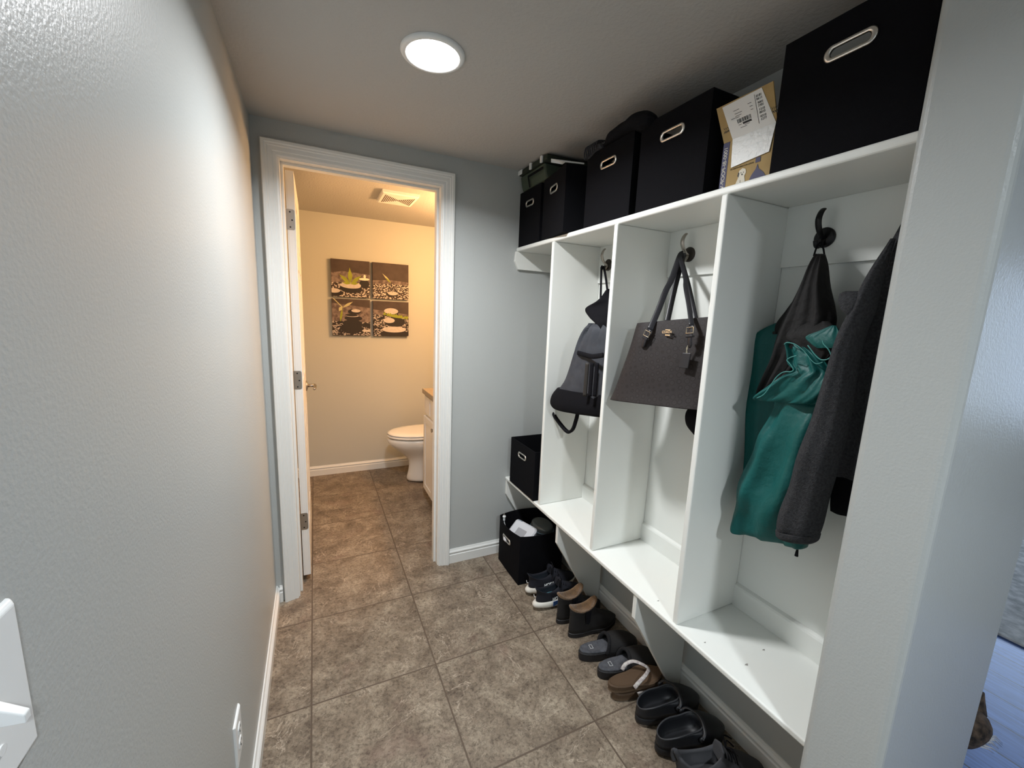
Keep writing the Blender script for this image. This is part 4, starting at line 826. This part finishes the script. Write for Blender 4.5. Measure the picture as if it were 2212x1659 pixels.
drape('sleeve_cuff', rw([(1140, 1683, 1766, 1.298, .088, 18), (1152, 1684, 1762, 1.298, .085, 18), (1160, 1690, 1756, 1.30, .06, 14)], 1.3, .08), m_fleece, t, pw=0.85, seed=23, wob=0.003)
drape('collar_flap', rw([(629, 1828, 1872, 1.315, .012), (635, 1817, 1872, 1.308, .03), (652, 1815, 1868, 1.300, .04), (668, 1821, 1862, 1.296, .04), (682, 1832, 1856, 1.294, .03), (692, 1841, 1850, 1.294, .012)], 1.30, .03), m_fleece, t, seed=24, wob=0.003)
t = thing('black_garment', 'black garment hem hanging behind the charcoal fleece', 'jacket', (1.43, -1.60, 0.9))
drape('hem', rf([(560, 1925, 1.455, .01), (700, 1880, 1.447, .03), (900, 1830, 1.445, .035), (1030, 1800, 1.44, .04), (1080, 1793, 1.437, .045), (1104, 1792, 1.437, .03)]), m_blackcloth, t, folds=((0.005, 3, 0.3, 0.5, (0.3, 0.5)),), seed=25)
# ------------------------------------------------------------------ black garment and knit hat over the shelf bins
t = thing('black_shawl', 'black cloth heaped across the rims of two shelf bins', 'cloth', (1.27, -0.82, 2.055))
pts = []
def heap(name, m, parent, path, seed, wob):
    """path: (y, z_bottom, z_top, x_front, x_back)"""
    N_ = 30; C_ = cat([(p[0], p[1], p[2]) for p in path], N_); D_ = cat([(p[3], p[4], 0) for p in path], N_); rings = []
    for i in range(N_+1):
        y, zb, zt_ = C_[i]; xf, xb, _ = D_[i]; ring = []
        for k in range(28):
            a = 2*PI*k/28; x = (xf+xb)/2+(xb-xf)/2*math.cos(a); z = (zb+zt_)/2+(zt_-zb)/2*math.copysign(abs(math.sin(a))**0.8, math.sin(a))
            p = Vector((x, y, z)); nn = noise.noise(p*22+Vector((seed, 0, 0)))*wob; ring.append(p+Vector((-nn*0.5, 0, nn if math.sin(a) > -0.2 else 0)))
        rings.append(ring)
    b = MB(); b.loft(rings); return b.build(name, m, parent, smooth=True)
heap('cloth_heap', m_blackcloth, t, [(-0.685, 2.063, 2.074, 1.235, 1.29), (-0.715, 2.063, 2.098, 1.222, 1.33), (-0.75, 2.063, 2.112, 1.212, 1.34), (-0.80, 2.063, 2.122, 1.206, 1.34), (-0.845, 2.062, 2.118, 1.203, 1.33), (-0.87, 2.060, 2.117, 1.200, 1.32), (-0.90, 2.052, 2.116, 1.196, 1.29), (-0.93, 2.046, 2.104, 1.194, 1.27), (-0.960, 2.050, 2.088, 1.197, 1.25), (-0.972, 2.062, 2.075, 1.205, 1.23)], 3.0, 0.005)
t = thing('knit_hat', 'grey ribbed knit hat on the rim of the middle shelf bin', 'hat', (1.26, -0.645, 2.063))
heap('knit_body', m_knit, t, [(-0.606, 2.050, 2.062, 1.222, 1.27), (-0.617, 2.040, 2.086, 1.212, 1.32), (-0.64, 2.045, 2.092, 1.211, 1.33), (-0.665, 2.055, 2.094, 1.211, 1.33), (-0.69, 2.061, 2.086, 1.214, 1.31), (-0.70, 2.063, 2.072, 1.22, 1.29)], 9.0, 0.006)
b = MB()
for k in range(7):
    y = -0.610-0.012*k; b.tube(cat([(1.209, y, 2.044+0.003*k), (1.205, y-0.001, 2.070), (1.216, y, 2.094), (1.25, y, 2.100)], 10), 0.0028, 6)
b.build('ribbing', m_knit, t, smooth=True)
# ------------------------------------------------------------------ shoes
def foot(L, Wd, z, n=36, ins=0.0, waist=0.12, back=0.0, front=1.0, bend=0.0, zf=0.0, zs=0.0, zb=0.0, sq=2.2):
    """outline of a foot, heel at x=0, toe at x=L; front = how far to the toe it reaches"""
    x0 = back+ins; x1 = L*front-ins; cx = (x0+x1)/2; a_ = (x1-x0)/2; out = []
    for k in range(n):
        th = 2*PI*k/n; c, s = math.cos(th), math.sin(th)
        x = cx+a_*math.copysign(abs(c)**(2/sq), c); q = x/L
        hw = (Wd/2-ins)*(0.76+0.30*math.exp(-((q-0.70)/0.26)**2)-waist*math.exp(-((q-0.42)/0.13)**2)+0.02)
        y = hw*math.copysign(abs(s)**(2/2.3), s)+bend*math.sin(PI*min(1, max(0, q)))
        out.append(Vector((x, y, z+zf*max(0, c)**2+zb*max(0, -c)**2+zs*s*s)))
    return out
def ringmix(a, b_, t_): return [p.lerp(q, t_) for p, q in zip(a, b_)]
def shoe_thing(name, label, cat_, loc, rz, group): return thing(name, label, cat_, loc, math.radians(rz), group=group)
# running shoes
def runner(label, loc, rz):
    s = shoe_thing('running_shoe', label, 'shoe', loc, rz, 'black and white running shoes'); L_, W_ = 0.288, 0.097
    b = MB(); b.loft([foot(L_, W_, 0.000, ins=0.012, back=0.012, zb=0.012, zf=0.022), foot(L_, W_, 0.006, ins=0.004, zb=0.010, zf=0.024), foot(L_, W_*1.04, 0.018, ins=-0.002, back=-0.012, zb=0.003, zf=0.018), foot(L_, W_*1.04, 0.030, ins=-0.001, back=-0.014, zf=0.008, zb=0.002), foot(L_, W_, 0.040, ins=0.003, back=-0.008, zb=0.004, zf=-0.004), foot(L_, W_, 0.041, ins=0.010, zf=-0.004)])
    b.build('midsole', m_midsole, s, smooth=True, local=True)
    b = MB(); F = foot
    b.loft([F(L_, W_, 0.036, ins=0.004, zb=0.004, zf=-0.004), F(L_, W_, 0.050, ins=0.003, zf=-0.002, zb=0.004), F(L_, W_*0.97, 0.064, ins=0.006, front=0.93, zf=-0.004, zb=0.006), F(L_, W_*0.82, 0.080, front=0.76, back=0.006, zf=-0.004, zb=0.012), F(L_, W_*0.74, 0.094, front=0.60, back=-0.002, zf=0.006, zb=0.016, zs=-0.010), F(L_, W_*0.70, 0.100, front=0.52, back=-0.008, zf=0.016, zb=0.022, zs=-0.014),
            F(L_, W_*0.60, 0.100, front=0.50, back=-0.002, zf=0.014, zb=0.018, zs=-0.014), F(L_, W_*0.58, 0.080, front=0.50, back=0.008, zf=0.012, zs=-0.005), F(L_, W_*0.6, 0.056, front=0.56, back=0.012), F(L_, W_*0.5, 0.048, front=0.50, back=0.02)], cap0=True)
    b.build('upper', m_navyknit, s, smooth=True, local=True)
    b = MB(); b.loft([F(L_, W_*0.52, 0.050, front=0.50, back=0.014), F(L_, W_*0.5, 0.053, front=0.49, back=0.02)]); b.build('insole', m_aqua, s, local=True)
    for sy in (-1, 1):
        b = MB()
        pts_ = [foot(L_, W_*1.045, 0, ins=-0.002, back=-0.012)[k] for k in range(36)]
        side = sorted([p for p in pts_ if p.y*sy > 0.02 and 0.075 < p.x < 0.155], key=lambda p: p.x)
        rr_ = []
        for i, p in enumerate(side):
            q = i/(len(side)-1); rr_.append([Vector((p.x, p.y+sy*0.0016, 0.0395)), Vector((p.x, p.y+sy*0.0020, 0.016+0.012*q)), Vector((p.x, p.y-sy*0.001, 0.016+0.012*q)), Vector((p.x, p.y-sy*0.001, 0.0395))])
        b.loft(rr_)
        b.build('blue_panel', m_blue, s, local=True)
    b = MB(); random.seed(3)
    for k in range(6):
        q = k/5; x = lerp(0.135, 0.205, q); z = lerp(0.116, 0.072, q); hw = lerp(0.020, 0.026, q)
        b.tube(cat([(x, -hw, z-0.006), (x+0.003, 0, z+0.004), (x, hw, z-0.006)], 8), 0.0026, 6)
    for k in range(5):
        a = random.uniform(0, 6.28); b.tube(cat([(0.15, 0, 0.118), (0.15+0.03*math.cos(a), 0.03*math.sin(a), 0.128), (0.155+0.045*math.cos(a), 0.042*math.sin(a), 0.10)], 8), 0.0024, 6)
    b.build('laces', m_blackcloth, s, smooth=True, local=True)
    b = MB(); b.tube(cat([(0.128, -0.018, 0.10), (0.133, 0, 0.125), (0.128, 0.018, 0.10)], 8), 0.005, 8); b.poly([(0.120, -0.022, 0.095), (0.128, -0.024, 0.128), (0.132, 0, 0.136), (0.128, 0.024, 0.128), (0.120, 0.022, 0.095)], (0.006, 0, -0.002)); b.build('tongue', m_navyknit, s, smooth=False, local=True, bevel=0.002)
    o = text_mesh('HOKA', 0.021, (0.070, -0.0435, 0.0495), (1, 0.02, 0), (0, 0.24, 1), 'side_lettering', m_plastic, None, depth=0.001, bold=0.0007, shear=0.25); o.parent = s
    o = MB(); o.tube(cat([(-0.005, -0.010, 0.075), (-0.007, 0.0, 0.070), (-0.005, 0.010, 0.076)], 8), 0.0012, 6); o.build('heel_mark', m_plastic, s, local=True)
    return s
runner('black running shoe with white sole, lettered on the side, nearer of the pair', (1.142, -0.528, 0.0), 3)
runner('black running shoe with white sole, tucked against the floor basket', (1.158, -0.418, 0.0), 1)
# fleece-lined ankle boots
def boot(label, loc, rz):
    s = shoe_thing('ankle_boot', label, 'boot', loc, rz, 'black ankle boots with tan lining'); L_, W_ = 0.262, 0.085; F = foot
    b = MB(); b.loft([F(L_, W_, 0, ins=0.004), F(L_, W_, 0.003, ins=0.0), F(L_, W_, 0.020, ins=0.0), F(L_, W_, 0.022, ins=0.004)]); b.build('sole', m_rubber, s, smooth=False, local=True)
    b = MB(); b.loft([F(L_, W_, 0.020, ins=0.003), F(L_, W_, 0.040, ins=0.001, zf=-0.004), F(L_, W_*0.97, 0.058, ins=0.003, front=0.93, zf=-0.006), F(L_, W_*0.88, 0.078, front=0.72, back=0.002, zf=-0.004), F(L_, W_*0.80, 0.098, front=0.56, back=0.004), F(L_, W_*0.79, 0.120, front=0.51, back=0.004), F(L_, W_*0.86, 0.138, front=0.52, back=0.0, zs=-0.016, zb=0.006, zf=0.012), F(L_, W_*0.80, 0.139, front=0.515, back=0.004, zs=-0.016, zb=0.006, zf=0.012), F(L_, W_*0.72, 0.10, front=0.50, back=0.010)], cap1=False); b.build('upper', m_suede, s, smooth=True, local=True)
    b = MB(); b.loft([F(L_, W_*0.84, 0.137, front=0.525, back=-0.001, zs=-0.016, zb=0.006, zf=0.012, n=36), F(L_, W_*0.90, 0.146, front=0.54, back=-0.004, zs=-0.019, zb=0.008, zf=0.016), F(L_, W_*0.80, 0.151, front=0.52, back=0.002, zs=-0.021, zb=0.008, zf=0.016), F(L_, W_*0.66, 0.145, front=0.49, back=0.012, zs=-0.018, zf=0.008), F(L_, W_*0.58, 0.128, front=0.45, back=0.020, zs=-0.006), F(L_, W_*0.50, 0.112, front=0.42, back=0.03)], cap0=False); b.build('fleece_lining', m_fur, s, smooth=True, local=True)
    for sy in (-1, 1):
        b = MB(); b.poly([(0.058, sy*0.0365, 0.132), (0.090, sy*0.0365, 0.132), (0.084, sy*0.0400, 0.078), (0.074, sy*0.0405, 0.070), (0.064, sy*0.0400, 0.078)], (0, sy*0.0012, 0)); b.build('elastic_gusset', m_blackcloth, s, local=True)
    return s
boot('black ankle boot with tan fleece lining, nearer of the pair', (1.196, -0.742, 0.0), 0)
boot('black ankle boot with tan fleece lining, next to the running shoe', (1.190, -0.650, 0.0), 4)
# fur-lined slippers with grey felt insole
def slipper(label, loc, rz):
    s = shoe_thing('slipper', label, 'slipper', loc, rz, 'black clog slippers with grey felt insoles'); L_, W_ = 0.272, 0.093; F = foot
    b = MB(); b.loft([F(L_, W_, 0, ins=0.003), F(L_, W_, 0.004), F(L_, W_, 0.034, ins=-0.001), F(L_, W_, 0.038, ins=0.003)]); b.build('sole', m_rubber, s, smooth=False, local=True)
    b = MB(); b.loft([F(L_, W_, 0.037, ins=0.002), F(L_, W_, 0.044, ins=0.003, zb=0.004), F(L_, W_, 0.046, ins=0.010), F(L_, W_, 0.044, ins=0.030)]); b.build('felt_insole', m_felt, s, smooth=True, local=True)
    b = MB(); N_ = 16; rings = []
    for i in range(N_+1):
        x = lerp(0.110, 0.266, i/N_); q = x/L_; hw = (W_/2)*(0.78+0.30*math.exp(-((q-0.70)/0.26)**2)); hw *= math.sqrt(max(0.02, 1-max(0, (q-0.78)/0.215)**2)); h = 0.036+0.052*math.sqrt(max(0, 1-max(0, (q-0.40)/0.60)**2.2))
        rings.append([Vector((x+(0.018*(math.sin(a)) if i < 3 else 0)*(1-i/3 if i < 3 else 0), hw*math.cos(a), 0.030+(h-0.030)*max(0, math.sin(a))**0.75)) for a in [PI*k/18 for k in range(19)]])
    b.loft(rings, closed=False, cap0=False, cap1=False); b.build('upper', m_suede, s, smooth=True, local=True, solid=0.006)
    b = MB(); r0 = [Vector((p.x, p.y, p.z+0.002)) for p in rings[0]]; b.tube(r0, 0.007, 8); b.build('fur_trim', m_darkfur, s, smooth=True, local=True)
    b = MB(); fr = [(0.048, -0.010, 0.0475), (0.048, 0.010, 0.0475), (0.060, 0.010, 0.0475), (0.060, -0.010, 0.0475)]; b.tube(fr, 0.0007, 6, closed=True); b.build('insole_mark', m_plastic, s, local=True)
    return s
slipper('black clog slipper with grey felt insole, beside the ankle boots', (1.170, -0.862, 0.0), -10)
slipper('black clog slipper with grey felt insole, beside the flip-flops', (1.190, -0.966, 0.0), -9)
# stacked brown flip-flops
def flip(label, loc, rz, arch=0.060, spread=1.0):
    s = shoe_thing('flip_flop', label, 'flip-flop', loc, rz, 'brown flip-flops stacked under the bench'); L_, W_ = 0.240, 0.088; F = foot
    b = MB(); b.loft([F(L_, W_, 0, ins=0.006), F(L_, W_, 0.004), F(L_, W_, 0.013, ins=0.002)]); b.build('outsole', m_brownside, s, smooth=False, local=True)
    b = MB(); b.loft([F(L_, W_, 0.013, ins=0.000), F(L_, W_, 0.026, ins=-0.001, zb=0.003), F(L_, W_, 0.030, ins=0.004, zb=0.003), F(L_, W_, 0.0285, ins=0.012, zb=0.002)]); b.build('footbed', m_brownfoam, s, smooth=False, local=True)
    toe = (0.188, 0.004, 0.031)
    for sy in (-1, 1):
        b = MB(); b.tube(cat([(0.085, sy*0.041, 0.028), (0.100, sy*0.043, 0.030+(arch-0.03)*0.6), (0.130, sy*0.036, arch), (0.158, sy*0.018, arch-0.004), (toe[0]-0.010, toe[1]+sy*0.002, 0.5*(arch+0.031)), toe], 22), lambda q: 0.0075-0.002*q, 10, flat=0.3, up=(0, -0.4, 1)); b.build('strap', m_whitestrap, s, smooth=True, local=True)
    return s
f1 = flip('brown flip-flop with white strap, lower one of the stack', (1.182, -1.068, 0.0), -2, arch=0.0325)
f2 = flip('brown flip-flop with white strap, upper one of the stack', (1.168, -1.058, 0.0335), -7)
# foam clogs
def clog(label, loc, rz):
    s = shoe_thing('clog', label, 'clog', loc, rz, 'black foam clogs'); L_, W_ = 0.268, 0.103; F = foot
    b = MB(); b.loft([F(L_, W_, 0, ins=0.008, zf=0.010, zb=0.006), F(L_, W_, 0.010, ins=0.001, zf=0.004), F(L_, W_, 0.030, ins=0.0, zf=0.0), F(L_, W_, 0.034, ins=0.004)]); b.build('sole', m_clog, s, smooth=True, local=True)
    b = MB(); b.loft([F(L_, W_, 0.030, ins=0.002), F(L_, W_, 0.050, ins=0.001, zf=-0.002), F(L_, W_*0.99, 0.068, ins=0.004, front=0.95, zf=-0.004, zb=-0.012), F(L_, W_*0.92, 0.080, front=0.80, back=0.003, zb=-0.018, zf=0.004), F(L_, W_*0.86, 0.084, front=0.64, back=0.005, zb=-0.018, zf=0.010), F(L_, W_*0.84, 0.083, front=0.62, back=0.008, zb=-0.018, zf=0.010), F(L_, W_*0.80, 0.070, front=0.62, back=0.010, zb=-0.008), F(L_, W_*0.74, 0.040, front=0.66, back=0.014), F(L_, W_*0.5, 0.036, front=0.5, back=0.04)]); b.build('upper', m_clog, s, smooth=True, local=True)
    b = MB(); rr_ = F(L_, W_*0.85, 0.0845, front=0.63, back=0.006, zb=-0.018, zf=0.010); b.tube(rr_, 0.0030, 8, closed=True); b.build('collar_rim', mat('clog_rim', (0.022, 0.023, 0.027), 0.5), s, smooth=True, local=True)
    b = MB()
    for sy in (-1, 1): b.disc((0.135, sy*0.049, 0.075), (0, sy, 0), 0.009, 0.005, 16)
    b.tube(cat([(0.135, -0.053, 0.078), (0.18, -0.046, 0.094), (0.215, 0, 0.080), (0.18, 0.046, 0.094), (0.135, 0.053, 0.078)][:1]+[(0.135, -0.053, 0.078), (0.15, -0.044, 0.092), (0.165, 0, 0.101), (0.15, 0.044, 0.092), (0.135, 0.053, 0.078)], 20), 0.0055, 8, flat=0.45, up=(0, 0, 1)); b.build('strap', m_clog, s, smooth=True, local=True)
    return s
clog('black foam clog directly beside the flip-flops', (1.198, -1.176, 0.0), -8)
clog('black foam clog between the other clog and the grey sneaker', (1.186, -1.284, 0.0), -10)
# charcoal sneaker
s = shoe_thing('sneaker', 'charcoal suede lace-up sneaker, nearest shoe at the bottom edge', 'shoe', (1.165, -1.385, 0.0), -17, None); L_, W_ = 0.300, 0.110; F = foot
b = MB(); b.loft([F(L_, W_, 0, ins=0.006), F(L_, W_, 0.004), F(L_, W_, 0.026, ins=-0.001), F(L_, W_, 0.029, ins=0.003)]); b.build('sole', m_rubber, s, local=True)
b = MB(); b.loft([F(L_, W_, 0.026, ins=0.003), F(L_, W_, 0.046, ins=0.002, zf=-0.004), F(L_, W_*0.97, 0.062, ins=0.005, front=0.94, zf=-0.006), F(L_, W_*0.84, 0.080, front=0.74, zf=-0.002), F(L_, W_*0.76, 0.096, front=0.58, back=-0.002, zf=0.010, zb=0.012, zs=-0.008), F(L_, W_*0.76, 0.106, front=0.50, back=-0.006, zf=0.026, zb=0.020, zs=-0.014), F(L_, W_*0.66, 0.109, front=0.485, back=0.002, zf=0.024, zb=0.018, zs=-0.015), F(L_, W_*0.58, 0.095, front=0.47, back=0.010, zf=0.010, zs=-0.008), F(L_, W_*0.56, 0.05, front=0.5, back=0.014)]); b.build('upper', m_greyshoe, s, smooth=True, local=True)
b = MB(); b.tube(cat([(0.006, -0.004, 0.105), (-0.010, -0.006, 0.138), (-0.016, 0, 0.142), (-0.014, 0.004, 0.120), (-0.006, 0.004, 0.096)], 14), 0.008, 8, flat=0.5, up=(0, 1, 0)); b.build('heel_pull_tab', m_greyshoe, s, smooth=True, local=True)
b = MB(); b.poly([(0.128, -0.026, 0.098), (0.134, -0.022, 0.136), (0.138, 0, 0.146), (0.134, 0.022, 0.136), (0.128, 0.026, 0.098)], (0.007, 0, -0.002)); b.build('tongue', m_greyshoe, s, local=True, bevel=0.003)
b = MB(); random.seed(8)
for k in range(7):
    q = k/6; x = lerp(0.145, 0.212, q); z = lerp(0.124, 0.074, q); hw = 0.024
    b.tube(cat([(x, -hw, z-0.008), (x+0.004, 0, z+0.004), (x-0.002, hw, z-0.008)], 8), 0.0026, 6)
for k in range(4):
    a = random.uniform(-1, 1); b.tube(cat([(0.16, 0, 0.125), (0.17, 0.03*a, 0.135), (0.195+0.02*a, 0.045*a, 0.10)], 8), 0.0022, 6)
b.build('laces', m_blackcloth, s, smooth=True, local=True)
# ------------------------------------------------------------------ rug and pet in the side room
o = MB().box(3.12, 5.3, -3.6, 1.0, 0.001, 0.014).build('area_rug', m_rug, bevel=0.004); settle(o); tag(o, 'grey textured area rug on the wood floor of the side room', 'rug')
o = None
t = thing('cat', 'brown tabby cat with white ruff peeking out behind the end wall', 'cat', (1.97, -1.54, 0))
CD = Vector((0.125, -0.016, -0.02)); CD0 = Vector((0.125, -0.016, 0))
# one continuous body: skinned skeleton
sk = {'pelvis': (1.83, -1.30, 0.15, .085), 'belly': (1.85, -1.44, 0.15, .085), 'chest': (1.88, -1.58, 0.165, .075), 'neck': (1.905, -1.66, 0.20, .050), 'head': (1.950, -1.712, 0.195, .085), 'muz': (1.948, -1.758, 0.172, .048),
      'lh': (1.775, -1.28, 0.07, .035), 'lhp': (1.77, -1.31, 0.018, .020), 'rh': (1.895, -1.28, 0.07, .035), 'rhp': (1.90, -1.31, 0.018, .020), 'lf': (1.84, -1.60, 0.08, .024), 'lfp': (1.845, -1.625, 0.016, .018), 'rf': (1.93, -1.59, 0.08, .024), 'rfp': (1.935, -1.615, 0.016, .018),
      't1': (1.80, -1.20, 0.16, .028), 't2': (1.78, -1.10, 0.12, .026), 't3': (1.80, -1.00, 0.10, .018)}
ed = [('pelvis', 'belly'), ('belly', 'chest'), ('chest', 'neck'), ('neck', 'head'), ('head', 'muz'), ('pelvis', 'lh'), ('lh', 'lhp'), ('pelvis', 'rh'), ('rh', 'rhp'), ('chest', 'lf'), ('lf', 'lfp'), ('chest', 'rf'), ('rf', 'rfp'), ('pelvis', 't1'), ('t1', 't2'), ('t2', 't3')]
ks = list(sk); me = bpy.data.meshes.new('body'); me.from_pydata([tuple(Vector(sk[k][:3])+(CD0 if sk[k][2] < 0.17 else CD)) for k in ks], [(ks.index(a), ks.index(b_)) for a, b_ in ed], []); me.materials.append(m_furbrown)
bo = bpy.data.objects.new('body', me); COL.objects.link(bo); me.transform(wm(t).inverted()); bo.parent = t
md = bo.modifiers.new('skin', 'SKIN'); md.use_smooth_shade = True
for k, vv in zip(ks, me.skin_vertices[0].data): vv.radius = (sk[k][3],)*2; vv.use_root = (k == 'pelvis')
bo.modifiers.new('sub', 'SUBSURF').render_levels = 2
def ear(cx, cy, cz, tip):
    b = MB(); c = Vector((cx, cy, cz))+CD; tip = Vector(tip)+CD; b.loft([[c+Vector((0.030*math.cos(a), 0.026*math.sin(a)*0.9, 0)) for a in [2*PI*k/14 for k in range(14)]], [c.lerp(Vector(tip), 0.5)+Vector((0.026*math.cos(a), 0.012*math.sin(a), 0)) for a in [2*PI*k/14 for k in range(14)]], [Vector(tip)+Vector((0.010*math.cos(a), 0.005*math.sin(a), 0)) for a in [2*PI*k/14 for k in range(14)]]]); b.build('ear', m_furbrown, t, smooth=True)
ear(1.982, -1.714, 0.235, (2.004, -1.712, 0.292)); ear(1.910, -1.71, 0.24, (1.895, -1.705, 0.298))
for sx in (-1, 1):
    b = MB(); b.ball(Vector((1.948+sx*0.020, -1.751, 0.200))+CD, 0.0065); b.build('eye', m_darkmetal, t, smooth=True)
b = MB(); random.seed(5)
for k in range(26):
    a = random.uniform(-0.6, 1.2); p = Vector((1.975+random.uniform(-0.02, 0.03), -1.725+random.uniform(-0.02, 0.03), 0.155+random.uniform(-0.02, 0.012)))+CD
    b.tube([p, p+Vector((0.030, -0.012, -0.012+0.01*a)), p+Vector((0.060+0.02*a, -0.022, -0.035-0.01*a))], lambda q: 0.0030*(1-q)+0.0004, 5)
b.build('white_ruff', m_furwhite, t, smooth=True)
